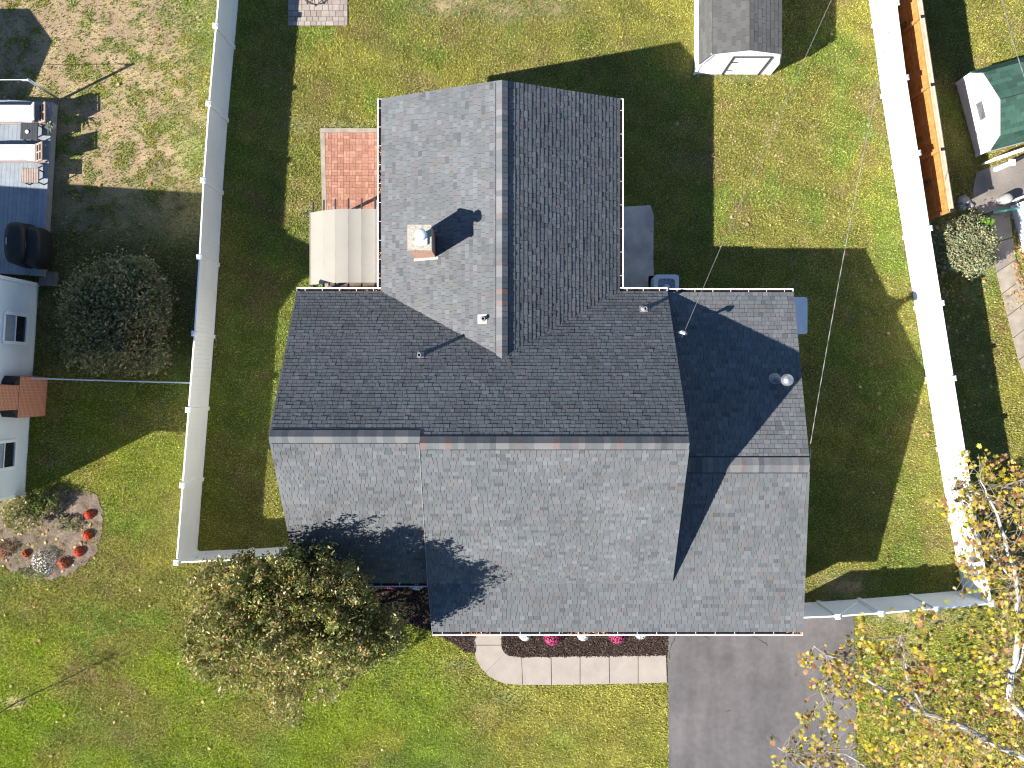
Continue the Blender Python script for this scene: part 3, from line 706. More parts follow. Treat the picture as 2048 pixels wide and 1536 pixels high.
# gutters
def gutter(a, b, out, leaves=0, hang=.62):
    a, b, o = Vector(a), Vector(b), Vector(out).normalized(); d = (b-a).normalized(); L = (b-a).length
    w_, h_, t = .125, .10, .012
    base = a+Vector((0, 0, -.015))
    pr = [(0, -.0), (0, -h_), (w_, -h_), (w_+.016, .012), (w_-.012, .012), (w_-.012, -.004), (w_-t, -h_+t), (t, -h_+t), (t, 0)]
    n_ = len(pr); vs_ = []
    for q in (base, base+d*L): vs_ += [q+o*x_+Vector((0, 0, z_)) for x_, z_ in pr]
    fs = [(i, (i+1) % n_, n_+(i+1) % n_, n_+i) for i in range(n_)]+[tuple(range(n_))[::-1], tuple(range(n_, 2*n_))]
    g = MB().add(vs_, fs).build('gutter', M['alu'], house)
    for e in (0.0, L):   # end caps
        q = base+d*(e if e == 0 else L-.006)
        MB().add([q+o*.0+Vector((0, 0, -h_)), q+o*w_+Vector((0, 0, -h_)), q+o*w_+Vector((0, 0, .01)), q+Vector((0, 0, .0)), ] + [p+d*.005 for p in (q+o*.0+Vector((0, 0, -h_)), q+o*w_+Vector((0, 0, -h_)), q+o*w_+Vector((0, 0, .01)), q+Vector((0, 0, .0)))],
                 [(0, 1, 2, 3), (7, 6, 5, 4), (0, 4, 5, 1), (1, 5, 6, 2), (2, 6, 7, 3), (3, 7, 4, 0)]).build('end_cap', M['alu'], g)
    mb = MB(); q0 = base+o*t+Vector((0, 0, -h_+t+.014)); q1 = q0+d*L
    mb.add([q0, q1, q1+o*(w_-2*t), q0+o*(w_-2*t)], [(0, 1, 2, 3)]).build('silt', M['debris'], g)
    k = int(L/hang); 
    for i in range(k+1):
        q = base+d*(L*(i+.5)/(k+1))
        MB().bar(q+o*.002+Vector((0, 0, .008)), q+o*(w_-.002)+Vector((0, 0, .008)), .013, .005).build('gutter_hanger', M['alu'], g)
    if leaves:
        mb = MB(); rg = random.Random(int(L*100))
        spots = [rg.uniform(0, L) for _ in range(4)]
        for i in range(leaves):
            q = base+d*min(max(rg.gauss(rg.choice(spots), .25), .05), L-.05)+o*rg.uniform(.02, w_-.02)+Vector((0, 0, rg.uniform(-.05, .012)))
            aa = rg.uniform(0, 6.28); s1 = rg.uniform(.02, .045); e1 = Vector((math.cos(aa), math.sin(aa), rg.uniform(-.4, .4)))*s1; e2 = Vector((-math.sin(aa), math.cos(aa), rg.uniform(-.4, .4)))*s1*.6
            mb.add([q-e1, q-e2, q+e1, q+e2], [(0, 1, 2, 3)], rg.choice([(.45, .18, .07), (.38, .22, .10), (.28, .13, .06), (.5, .3, .14)]))
        mb.build('gutter_leaves', M['leaflit'], g)['kind'] = 'stuff'
    return g
e_ = .0
gutter((xLe, yE, zE), (xWw-.0, yE, zE), (0, 1, 0), 10)
gutter((xWw, yE+.14, zE), (xWw, yWe, zE), (-1, 0, 0), 40)
gutter((xWe, yE+.14, zE), (xWe, yWe, zE), (1, 0, 0), 0, .8)
gutter((xWe, yE, zE), (xRe, yE, zE), (0, 1, 0), 0)
gutter((xRe+.03, yGE, zGE), (xGe, yGE, zGE), (0, 1, 0), 0)
gutter((xSf, yF, zF), (xGf, yF, zF), (0, -1, 0), 110)
gutter((xLf, yFL, zFL), (xSb-.06, yFL, zFL), (0, -1, 0), 40)

# chimney on the wing
ch = empty('chimney', (0, 0, 0)); ch.parent = house
zC = 5.3
cx0, cx1 = P(814, 0, zC).x, P(864, 0, zC).x; cy0, cy1 = P(0, 501, zC).y, P(0, 449, zC).y
MB().box(((cx0+cx1)/2, (cy0+cy1)/2, 3.9), (cx1-cx0)/2-.035, (cy1-cy0)/2-.035, 1.35).build('brickwork', M['chimbrick'], ch)
c_ = MB().box(((cx0+cx1)/2, (cy0+cy1)/2, zC-.025), (cx1-cx0)/2, (cy1-cy0)/2, .05, taper=.97).build('crown', M['crown'], ch)
fx, fy = P(841, 469, zC+.45).x, P(841, 469, zC+.45).y
MB().box((fx-.02, fy-.05, zC+.05), .17, .17, .03).build('flue_plate', M['whitemetal'], ch)
MB().lathe((fx, fy, zC), [(.10, 0), (.10, .34), (.165, .35), (.17, .38), (.165, .44), (.12, .47), (.04, .49)], 24).build('flue_cap', M['whitemetal'], ch, smooth=True)
MB().slab3([(cx0-.06, cy0-.10, 0), (cx1+.06, cy0-.10, 0), (cx1+.06, cy0-.02, 0), (cx0-.06, cy0-.02, 0)] and
           [(x_, y_, zE+(x_-xWw)*(zW-zE)/(xW-xWw)+.03) for x_, y_ in ((cx0-.02, cy0-.04), (cx1+.05, cy0-.04), (cx1+.05, cy0+.05), (cx0-.02, cy0+.05))], nWw, .01).build('flashing', M['lead'], ch)

def roofz(x, y):
    zs = []
    if x < xRr and y > yRr-.0: zs.append(zE+mR*(yE-y))
    if xWw < x < xWe and y > yApex: zs = [max(zE+mR*(yE-y), zE+(x-xWw)*(zW-zE)/(xW-xWw) if x < xW else zE+(xWe-x)*(zW-zE)/(xWe-xW))]
    if x > xRr and y > yG: zs = [zGE+(yGE-y)*(zG-zGE)/(yGE-yG)]
    return zs[0]
def vent(px, py, h, r_, nn, flash=.15, m='pvc'):
    z = 4.0
    for _ in range(15):
        p = P(px, py, z); z = roofz(p.x, p.y)+h
    p = P(px, py, z); b = z-h
    g = MB().lathe((p.x, p.y, b-.1), [(r_, 0), (r_, h+.1), (r_*.75, h+.1), (r_*.75, h-.05)], 14).build('vent_pipe', M[m], house, smooth=False)
    q = Vector((p.x, p.y, b)); nn = Vector(nn)
    t1 = nn.cross(Vector((0, 0, 1))).normalized(); t2 = nn.cross(t1)
    MB().slab3([q+t1*flash+t2*flash*1.25+nn*.03, q-t1*flash+t2*flash*1.25+nn*.03, q-t1*flash-t2*flash+nn*.03, q+t1*flash-t2*flash+nn*.03], nn, .01).build('flashing', M['lead'], g)
    MB().lathe((p.x, p.y, b-.02), [(r_*1.9, 0), (r_*1.25, .09), (r_*1.1, .12)], 14).build('collar', M['lead'], g)
    return p
vent(966, 637, .22, .055, nWw, .14)
vent(838, 710, .42, .055, nRear, .10)
vent(1291, 617, .40, .055, nRear, .12)
# metal flue on the garage
zt = 4.95; p = P(1578, 760, zt)
b0 = roofz(p.x, p.y)
fl = MB().lathe((p.x, p.y, b0-.1), [(.09, 0), (.09, zt-b0-.12)], 18).build('flue_pipe', M['metal'], house, smooth=True)
MB().lathe((p.x, p.y, zt-.26), [(.10, 0), (.17, .04), (.175, .12), (.10, .15), (.155, .17), (.15, .22), (.06, .27), (.03, .28)], 22).build('flue_cap', M['metal'], fl, smooth=True)
MB().lathe((p.x, p.y, b0-.03), [(.22, 0), (.13, .08), (.10, .14)], 18).build('flashing', M['lead'], fl)
# service mast beside the main gable
pm = P(1362, 664, 4.3)
ms = MB().tube([(pm.x, pm.y, 2.9), (pm.x, pm.y, 4.15)], .035, 10).build('service_mast', M['metal'], house)
MB().tube([(pm.x, pm.y, 4.15), (pm.x+.02, pm.y, 4.26), (pm.x+.10, pm.y-.03, 4.30), (pm.x+.16, pm.y-.05, 4.22)], [.045, .06, .06, .045], 10).build('weather_head', M['metal'], ms)

# ------------------------------------------------------------------ white vinyl fences
FH = 1.80
def vinyl(name, caps, label, gates=(), start_post=True, end_post=True, group='white vinyl fence runs'):
    pts = [P(a, b, 1.90) for a, b in caps]
    base = pts[0]
    root = empty(name, (base.x, base.y, 0), label, 'fence', group)
    for i, p in enumerate(pts):
        if (i == 0 and not start_post) or (i == len(pts)-1 and not end_post): continue
        q = pts[min(i+1, len(pts)-1)]-pts[max(i-1, 0)]; rz = math.atan2(q.y, q.x)
        po = MB().box((p.x, p.y, FH/2), .064, .064, FH/2+.03, rz).build('post', M['white'], root)
        MB().box((p.x, p.y, FH+.05), .085, .085, .018, rz).box((p.x, p.y, FH+.088), .085, .085, .02, rz, taper=.25).build('post_cap', M['white'], po)
    for i in range(len(pts)-1):
        a, b = Vector((pts[i].x, pts[i].y, 0)), Vector((pts[i+1].x, pts[i+1].y, 0)); d = (b-a).normalized(); L = (b-a).length
        gate = i in gates
        for z_, h_ in ((.10, .14), (FH-.05, .12)):
            MB().bar(a+d*.06+Vector((0, 0, z_)), b-d*.06+Vector((0, 0, z_)), .045, h_).build('rail', M['white'], root)
        if gate:
            MB().bar(a+d*.10+Vector((0, 0, .2)), b-d*.10+Vector((0, 0, FH-.16)), .07, .09).build('gate_brace', M['white'], root)
            MB().bar(a+d*.10+Vector((0, 0, .1)), a+d*.10+Vector((0, 0, FH-.05)), .07, .10, up=(1, 0, 0)).build('gate_stile', M['white'], root)
        k = max(3, round(L/.152)); s0 = .065; w_ = (L-2*s0)/k
        for j in range(k):
            c1 = a+d*(s0+w_*(j+.5)); rz = math.atan2(d.y, d.x)
            hh = (FH-.12-.17)/2
            MB().box((c1.x, c1.y, .165+hh), w_/2-.0016, .011, hh, rz).build('plank', M['white'], root)
    return root
LC = [(444, -106), (430, 50), (416, 206), (405, 360), (397, 514), (387, 667), (375, 820), (363, 971), (351, 1126)]
vinyl('vinyl_fence', LC, 'long white vinyl fence running beside the straw-coloured neighbour yard')
vinyl('vinyl_fence', [(351, 1126), (470, 1121), (592, 1113)], 'short white vinyl fence behind the bronze-leaved tree by the house corner', start_post=False, end_post=False)
RC = [(1772, -146), (1795, 4), (1814, 154), (1838, 305), (1861, 456), (1885, 606), (1909, 757), (1933, 907), (1958, 1058), (1986, 1209)]
vinyl('vinyl_fence', RC, 'long sunlit white vinyl fence running alongside the orange wooden fence')
vinyl('vinyl_fence', [(1986, 1209), (1875, 1219), (1764, 1228), (1677, 1234), (1604, 1237)], 'short white vinyl fence with braced gate between garage and driveway end', gates=(2,), start_post=False, end_post=False)

# ------------------------------------------------------------------ wooden fence
wf0 = P(1843, -30, 1.8)
wr = empty('wooden_fence', (wf0.x, wf0.y, 0), 'orange-brown wooden board fence with flat cap behind the white fence', 'fence')
WP = [P(a, b, 1.80) for a, b in ((1824, -102), (1844, 34), (1864, 170), (1884, 299), (1903, 421))]
rw = random.Random(5)
for i, p in enumerate(WP):
    q = WP[min(i+1, 4)]-WP[max(i-1, 0)]; rz = math.atan2(q.y, q.x); nrm = Vector((q.y, -q.x, 0)).normalized()
    if nrm.x > 0: nrm = -nrm
    c1 = p+nrm*.06
    MB().box((c1.x, c1.y, .88), .05, .05, .88, rz, col=(.42, .20, .065)).build('post', M['wood'], wr)
    MB().box((p.x+.01, p.y, 1.845), .05, .07, .012, rz, col=(.08, .06, .06)).build('cap_bracket', M['dark'], wr)
for i in range(4):
    a, b = Vector((WP[i].x, WP[i].y, 0)), Vector((WP[i+1].x, WP[i+1].y, 0)); d = (b-a).normalized(); L = (b-a).length; rz = math.atan2(d.y, d.x)
    nrm = Vector((d.y, -d.x, 0)); nrm = -nrm if nrm.x > 0 else nrm
    for z_ in (.3, .95, 1.6):
        MB().bar(a+nrm*.035+d*.05+Vector((0, 0, z_)), b+nrm*.035-d*.05+Vector((0, 0, z_)), .04, .09, col=(.44, .21, .07)).build('rail', M['wood'], wr)
    k = round(L/.145); w_ = L/k
    for j in range(k):
        c1 = a+d*w_*(j+.5); t = rw.uniform(-.05, .06)
        MB().box((c1.x, c1.y, .9+rw.uniform(-.01, .01)), w_/2-.003, .011, .89, rz, col=(.46+t, .215+t*.5, .06+t*.2)).build('board', M['wood'], wr)
    MB().bar(a+Vector((0, 0, 1.815)), b+Vector((0, 0, 1.815)), .15, .035, col=(.50, .37, .25)).build('cap_board', M['wood'], wr)
    MB().bar(a-nrm*.035+Vector((0, 0, 1.84)), b-nrm*.035+Vector((0, 0, 1.84)), .035, .012, col=(.58, .46, .34)).build('cap_strip', M['wood'], wr)

# ------------------------------------------------------------------ pergola with beige canopy
pz = 2.45
pc = P(690, 495, 0)
pg = empty('pergola', (pc.x, pc.y, 0), 'dark metal pergola with pleated beige canopy over the brick patio', 'pergola')
X0, X1 = P(619, 0, 2.2).x, P(772, 0, 2.6).x
Yt, Yb = P(0, 419, 2.5).y, P(0, 566, 2.5).y
def parch(x_):                       # curved front, flat towards the house
    t = max(0.0, min(1.0, (x_-X0)/1.25)); return 1.98+.60*math.sin(t*math.pi/2)
xs_raf = [P(v, 0, 2.4).x for v in (620, 646, 672, 698.5, 725, 752)]
bounds = [X0-.02]+xs_raf[1:]+[X1]
mb = MB(); NU, NV = 8, 10
for i in range(len(bounds)-1):
    a, b = bounds[i], bounds[i+1]
    vs_ = []
    for u in range(NU+1):
        f = u/NU; x_ = lerp(a, b, f); sag = -.018*math.sin(f*math.pi)**.8*(1-.35*f)
        for v in range(NV+1):
            g = v/NV; vs_.append((x_, lerp(Yt, Yb, g), parch(x_)+.04+sag-.004*math.sin(g*math.pi*3+i)**2))
    mb.add(vs_, [(u*(NV+1)+v, (u+1)*(NV+1)+v, (u+1)*(NV+1)+v+1, u*(NV+1)+v+1) for u in range(NU) for v in range(NV)])
cn = mb.build('canopy', M['canopy'], pg, smooth=True)
for x_ in (X0-.02, X1):
    MB().tube([(x_, Yt, parch(x_)+.03), (x_, Yb, parch(x_)+.03)], .018, 8).build('hem_bar', M['canopy'], cn)
Yrt, Yrb = P(0, 398, 2.45).y, P(0, 582, 2.45).y
for x_ in xs_raf:
    MB().tube([(x_, Yrt, parch(x_)-.03), (x_, Yrb, parch(x_)-.03)], .028, 8).build('rafter', M['frame'], pg)
for y_ in (P(0, 421, 2.4).y, P(0, 575, 2.4).y):
    pts_ = [(X0-.28+ (X1-X0+.28)*t/14, y_, parch(X0-.28+(X1-X0+.28)*t/14)-.10) for t in range(15)]
    MB().tube(pts_, .032, 8).build('beam', M['frame'], pg)
for y_ in (P(0, 425, 2.0).y, P(0, 571, 2.0).y):
    for x_ in (X0+.02, X1-.05):
        po = MB().box((x_, y_, parch(x_)/2-.06), .045, .045, parch(x_)/2-.06).build('post', M['frame'], pg)
        MB().box((x_, y_, .055), .10, .10, .012).build('foot_plate', M['frame'], po)

# ------------------------------------------------------------------ sheds
def gambrel(name, label, c0, t, w, length, hs, hw, side_m, roof_tone, roof_m, group=None):
    """c0: centre of the front wall base; t: unit vector along the front wall; hs eave/break/ridge heights, hw eave/break half widths"""
    c0 = Vector(c0); t = Vector(t); f = Vector((-t.y, t.x, 0))      # f: backwards from the front wall
    root = empty(name, c0, label, 'shed', group)
    e, b, r_ = hs; we, wb = hw
    prof = [(-we, 0), (-we, e), (-wb, b), (0, r_), (wb, b), (we, e), (we, 0)]
    def pt(a, z, d_): return c0+t*a+f*d_+Vector((0, 0, z))
    vs_ = [pt(a, z, 0) for a, z in prof]+[pt(a, z, length) for a, z in prof]
    MB().add(vs_, [tuple(range(7)), tuple(range(7, 14))[::-1], (0, 7, 8, 1), (5, 12, 13, 6)]).build('wall', side_m, root)
    rf = MB()
    segs = [((-we-.03, e-.02), (-wb, b)), ((-wb, b), (0, r_)), ((wb, b), (0, r_)), ((we+.03, e-.02), (wb, b))]
    out = []; rg = random.Random(9)
    for (a0, z0), (a1, z1) in segs:
        v = Vector((t.x*(a1-a0), t.y*(a1-a0), z1-z0)); L = v.length; v.normalize()
        n_ = f.cross(v); n_ = n_ if n_.z > 0 else -n_
        o = pt(a0, z0, -.05)+n_*.03
        rf.slab3([o, o+f*(length+.1), o+f*(length+.1)+v*L, o+v*L], n_, .03)
        shingles(o+n_*.002, f, v, n_, L, lambda vv: [(0, length+.1)], out, rg, exp_=.145, wmin=.20, wmax=.34, tone_f=roof_tone, tmin=.009, tmax=.015)
    ro = rf.build('roof', M['deckwood'], root)
    lay(out, ro, roof_m)
    # trim
    for i in range(1, 5):
        (a0, z0), (a1, z1) = prof[i], prof[i+1]
        MB().bar(pt(a0, z0-.02, -.03), pt(a1, z1-.02, -.03), .035, .09).build('rake_trim', M['white'], root)
    for a in (-we, we):
        MB().bar(pt(a, .0, -.012), pt(a, e, -.012), .09, .03, up=tuple(f)).build('corner_trim', M['white'], root)
    return root, pt
def grey_shed_tone(r): j = r.uniform(.82, 1.12); return (.105*j, .102*j, .097*j)
def green_shed_tone(r): j = r.uniform(.75, 1.25); return (.05*j, .105*j, .078*j)
wc = P(1463, 149)
shed, pt = gambrel('garden_shed', 'white barn shed with grey gambrel roof and double door facing the lawn', wc, (1, 0, 0), 2.55, 4.2, (1.10, 1.98, 2.30), (1.27, 1.07), M['white2'], grey_shed_tone, M['shingle'])
dr = MB().add([pt(a, z, -.02) for a, z in ((-.30, .08), (.86, .08), (.86, 1.60), (-.30, 1.60))]+[pt(a, z, .0) for a, z in ((-.30, .08), (.86, .08), (.86, 1.60), (-.30, 1.60))],
              [(0, 1, 2, 3), (0, 4, 5, 1), (1, 5, 6, 2), (2, 6, 7, 3), (3, 7, 4, 0)]).build('door', M['white2'], shed)
for a in (-.33, .89): MB().bar(pt(a, .04, -.025), pt(a, 1.66, -.025), .055, .035, up=(0, 1, 0)).build('door_jamb', M['frame'], shed)
MB().bar(pt(-.35, 1.66, -.025), pt(.91, 1.66, -.025), .035, .05).build('door_head', M['frame'], shed)
for z_ in (.5, 1.2): MB().bar(pt(-.28, z_, -.035), pt(-.10, z_, -.035), .012, .04).build('hinge', M['dark'], dr)
for i in range(9):
    MB().bar(pt(-1.20, .12+i*.12, -.007), pt(-.38, .12+i*.12, -.007), .014, .018).build('siding_lap', M['white2'], shed)

gA, gB = P(1912, 168), P(1951, 312)
tt = (gB-gA).normalized(); mid = (gA+gB)/2; hwid = (gB-gA).length/2
# front wall faces the white fence (west); walk the wall so that its back runs east
gshed, pt2 = gambrel('garden_shed', 'small white barn shed with green gambrel roof and square gable window', mid, tt, 0, 3.2, (1.05, 1.72, 2.2), (hwid, hwid*.80), M['white2'], green_shed_tone, M['shingle'])
wnd = MB().add([pt2(a, z, -.03) for a, z in ((-.30, .80), (.30, .80), (.30, 1.30), (-.30, 1.30))], [(0, 1, 2, 3)]).build('window', M['shedpane'], gshed)
for (a0, z0, a1, z1) in ((-.34, .78, .34, .78), (-.34, 1.32, .34, 1.32), (-.34, .78, -.34, 1.32), (.34, .78, .34, 1.32)):
    MB().bar(pt2(a0, z0, -.035), pt2(a1, z1, -.035), .11, .05, up=tuple(Vector((-tt.y, tt.x, 0)))).build('frame', M['white'], wnd)

# white railing and neighbour's white house on the right edge
ra, rb = P(1962, 330), P(2075, 291); d = (rb-ra).normalized()
rl = empty('white_railing', ra, 'low white wooden railing between the green-roofed shed and the concrete', 'railing')
for h_, w_ in ((.82, .08), (.14, .07), (.47, .04)):
    MB().bar(ra+Vector((0, 0, h_)), rb+Vector((0, 0, h_)), w_, .05).build('rail', M['white2'], rl)
for i in range(11):
    q = ra+d*(i*.19+.04); MB().bar(q, q+Vector((0, 0, .80)), .06, .05).build('baluster', M['white2'], rl)
q = P(1990, 340); MB().box((q.x, q.y, .5), .06, .06, .5).box((q.x, q.y, 1.02), .10, .10, .03).build('post', M['white2'], rl)
wh = empty('white_house', P(2020, 412), 'white-walled neighbour house corner beside the paved path at the picture edge', 'house')
poly = WHOUSE
MB().prism(poly, 0, 2.6).build('wall', M['white2'], wh)
cxm = sum(p[0] for p in poly)/4; cym = sum(p[1] for p in poly)/4
MB().prism([(cxm+(a-cxm)*1.04, cym+(b-cym)*1.08) for a, b in poly], 2.605, 2.75).build('roof', M['white2'], wh)
q = P(2022, 404); MB().tube([(q.x-.02, q.y+.02, 0.02), (q.x-.02, q.y+.02, 2.6)], .04, 8).build('downspout', M['alu'], wh)
q = P(2024, 401, .55); MB().lathe((q.x-.08, q.y+.1, 0), [(.16, 0), (.17, .45), (.13, .54), (.05, .58)], 18).build('rain_barrel', M['stone'], None, True)
tag(bpy.data.objects['rain_barrel'], 'small grey barrel standing at the white house corner', 'barrel')
a, b = P(1985, 424, .5), P(2070, 412, .5)
gp = MB().tube([a, b], .045, 10).tube([a-Vector((0, 0, .5)), a], .03, 8).build('green_pole', M['greenpole']); tag(gp, 'green metal pole reaching from the round shrub to the white house', 'pole')
for k, (px_, py_, rx_, ry_) in enumerate(((1926, 402, 13, 11), (1938, 412, 9, 8), (1922, 415, 9, 7))):
    c1 = P(px_, py_); mb = MB(); rg = random.Random(k)
    prof = []
    n_ = 9; vs_ = [(c1.x, c1.y, .16)]
    for lv, (rad, z_) in enumerate(((.6, .14), (1.0, .05), (1.05, -.02))):
        for i in range(n_):
            aa = 2*math.pi*i/n_; j = rg.uniform(.8, 1.15)
            vs_.append((c1.x+math.cos(aa)*rad*rx_/58.8*j, c1.y+math.sin(aa)*rad*ry_/58.8*j, z_+rg.uniform(-.02, .02)))
    fs = [(0, 1+i, 1+(i+1) % n_) for i in range(n_)]+[(1+l*n_+i, 1+(l+1)*n_+i, 1+(l+1)*n_+(i+1) % n_, 1+l*n_+(i+1) % n_) for l in range(2) for i in range(n_)]
    o = mb.add(vs_, fs).build('stone', M['stone'])
    tag(o, ['largest pale stone beside the wooden fence end', 'small pale stone lying nearest the neighbour patio', 'small pale stone lying closest to the shrub'][k], 'stone', 'stones at the fence end')

# ------------------------------------------------------------------ left neighbour: house, deck and what stands on it
nh = empty('blue_house', P(64, 780), 'pale blue sided neighbour house with red brick chimney at the picture edge', 'house')
A, B = P(78, 567), P(50, 990); d = (B-A).normalized(); w_in = Vector((d.y, -d.x, 0)); w_in = w_in if w_in.x < 0 else -w_in
Lw = (B-A).length; hE, hR = 4.7, 7.75
prof = [(0, 0), (0, hE), (Lw*.5, hR-.15), (Lw, hE), (Lw, 0)]
vs_ = [A+d*a+Vector((0, 0, z_)) for a, z_ in prof]+[A+d*a+w_in*9+Vector((0, 0, z_)) for a, z_ in prof]
MB().add(vs_, [tuple(range(5)), tuple(range(5, 10))[::-1], (0, 5, 6, 1), (3, 8, 9, 4), (1, 6, 7, 2), (2, 7, 8, 3)]).build('wall', M['bluesiding'], nh)
ovh = .38; nrf = MB()
for s0, s1 in ((-.45, .5*Lw), (Lw+.45, .5*Lw)):
    z0 = hE-.45*(hR-hE)/(Lw/2)
    o = [A+d*s0-w_in*ovh+Vector((0, 0, z0)), A+d*s1-w_in*ovh+Vector((0, 0, hR)), A+d*s1+w_in*9.4+Vector((0, 0, hR)), A+d*s0+w_in*9.4+Vector((0, 0, z0))]
    nrf.add(o+[p-Vector((0, 0, .1)) for p in o], [(0, 1, 2, 3), (7, 6, 5, 4), (0, 4, 5, 1), (1, 5, 6, 2), (2, 6, 7, 3), (3, 7, 4, 0)])
nrf.build('roof', M['deckwood'], nh)
k = 0; z_ = .12
while z_ < 2.6:       # lapped siding boards
    a0, b0 = A+d*.03-w_in*.004+Vector((0, 0, z_)), B-d*.03-w_in*.004+Vector((0, 0, z_))
    t0 = -w_in*.016
    MB().add([a0+t0, b0+t0, b0+Vector((0, 0, .112)), a0+Vector((0, 0, .112)), a0, b0], [(0, 1, 2, 3), (0, 4, 5, 1)]).build('siding_board', M['bluesiding'], nh)
    z_ += .115
for q in (A, B):
    e = d*(.05 if q is A else -.05)
    MB().bar(q+e-w_in*.02, q+e-w_in*.02+Vector((0, 0, hE)), .11, .045, up=tuple(w_in)).build('corner_trim', M['white'], nh)
def nwin(s0, s1, z0, z1):
    def pw(s_, z_, o_): return A+d*s_-w_in*o_+Vector((0, 0, z_))
    wd = MB().add([pw(s0, z0, .03), pw(s1, z0, .03), pw(s1, z1, .03), pw(s0, z1, .03)], [(0, 1, 2, 3)]).build('window', M['glass'], nh)
    for (a0, c0, a1, c1) in ((s0, z0, s1, z0), (s0, z1, s1, z1), (s0, z0, s0, z1), (s1, z0, s1, z1)):
        MB().bar(pw(a0, c0, .045), pw(a1, c1, .045), .10, .06, up=tuple(w_in)).build('frame', M['white'], wd)
    zm = (z0+z1)/2
    MB().bar(pw(s0, zm, .042), pw(s1, zm, .042), .04, .05, up=tuple(w_in)).build('meeting_rail', M['white'], wd)
    MB().add([pw(s0+.06, zm+.04, .034), pw(s1-.06, zm+.04, .034), pw(s1-.06, z1-.06, .034), pw(s0+.06, z1-.06, .034)], [(0, 1, 2, 3)]).build('blind', M['blind'], wd)
nwin((P(70, 634)-A).length, (P(68, 690)-A).length-.02, .66, 1.98)
nwin((P(56, 877)-A).length, (P(54, 930)-A).length, .85, 2.15)
cq = P(96, 792)-w_in*0
s0, s1 = (P(66, 752)-A).length, (P(62, 830)-A).length
def pw(s_, z_, o_): return A+d*s_-w_in*o_+Vector((0, 0, z_))
def wbox(s0, s1, o0, o1, z0, z1, mb=None):
    mb = mb or MB()
    vs_ = [pw(s0, z0, o0), pw(s1, z0, o0), pw(s1, z0, o1), pw(s0, z0, o1), pw(s0, z1, o0), pw(s1, z1, o0), pw(s1, z1, o1), pw(s0, z1, o1)]
    return mb.add(vs_, [(3, 2, 1, 0), (4, 5, 6, 7), (0, 1, 5, 4), (1, 2, 6, 5), (2, 3, 7, 6), (3, 0, 4, 7)])
nc = wbox(s0, s1, -.02, .52, 0, 1.70).build('chimney', M['redbrick'], nh)
wbox(s0+.28, s1-.26, -.021, .5, 1.70, 8.3).build('chimney_stack', M['redbrick'], nc)
for a0, a1, b0, b1 in ((s0, s0+.28, s0+.2, s0+.28), (s1-.26, s1, s1-.26, s1-.2)):
    MB().add([pw(a0, 1.702, -.02), pw(a1, 1.702, -.02), pw(a1, 1.702, .52), pw(a0, 1.702, .52), pw(b0, 1.86, -.02), pw(b1, 1.86, -.02), pw(b1, 1.86, .45), pw(b0, 1.86, .45)],
             [(4, 5, 6, 7), (0, 1, 5, 4), (1, 2, 6, 5), (2, 3, 7, 6), (3, 0, 4, 7)]).build('chimney_shoulder', M['grillcover'], nc)

zD = .42
dk_ = empty('deck', P(60, 380), 'blue-grey plank deck attached to the pale blue house', 'deck')
DR = [P(105, 205, zD), P(84, 552, zD)]; dd = (DR[1]-DR[0]).normalized(); dw = Vector((dd.y, -dd.x, 0)); dw = dw if dw.x < 0 else -dw
Ld = (DR[1]-DR[0]).length; rg = random.Random(2)
for i in range(22):
    c1 = DR[0]+dw*(.07+i*.142); t = rg.uniform(-.02, .02)
    MB().bar(c1+Vector((0, 0, -.02)), c1+dd*Ld+Vector((0, 0, -.02)), .136, .035, col=(.24+t, .27+t, .30+t)).build('deck_board', M['deck'], dk_)
MB().bar(DR[0]+Vector((0, 0, -.18)), DR[1]+Vector((0, 0, -.18)), .03, .30, col=(.2, .2, .2)).build('rim_board', M['deck'], dk_)
q = DR[0]+Vector((0, 0, -.18)); MB().bar(q, q+dw*3.2, .03, .30, col=(.2, .2, .2)).build('rim_board', M['deck'], dk_)
st = P(95, 557, .2); o = MB().box((st.x, st.y, .11), .27, .24, .11, -.07, col=(.16, .13, .12)).build('step', M['deck'], dk_)

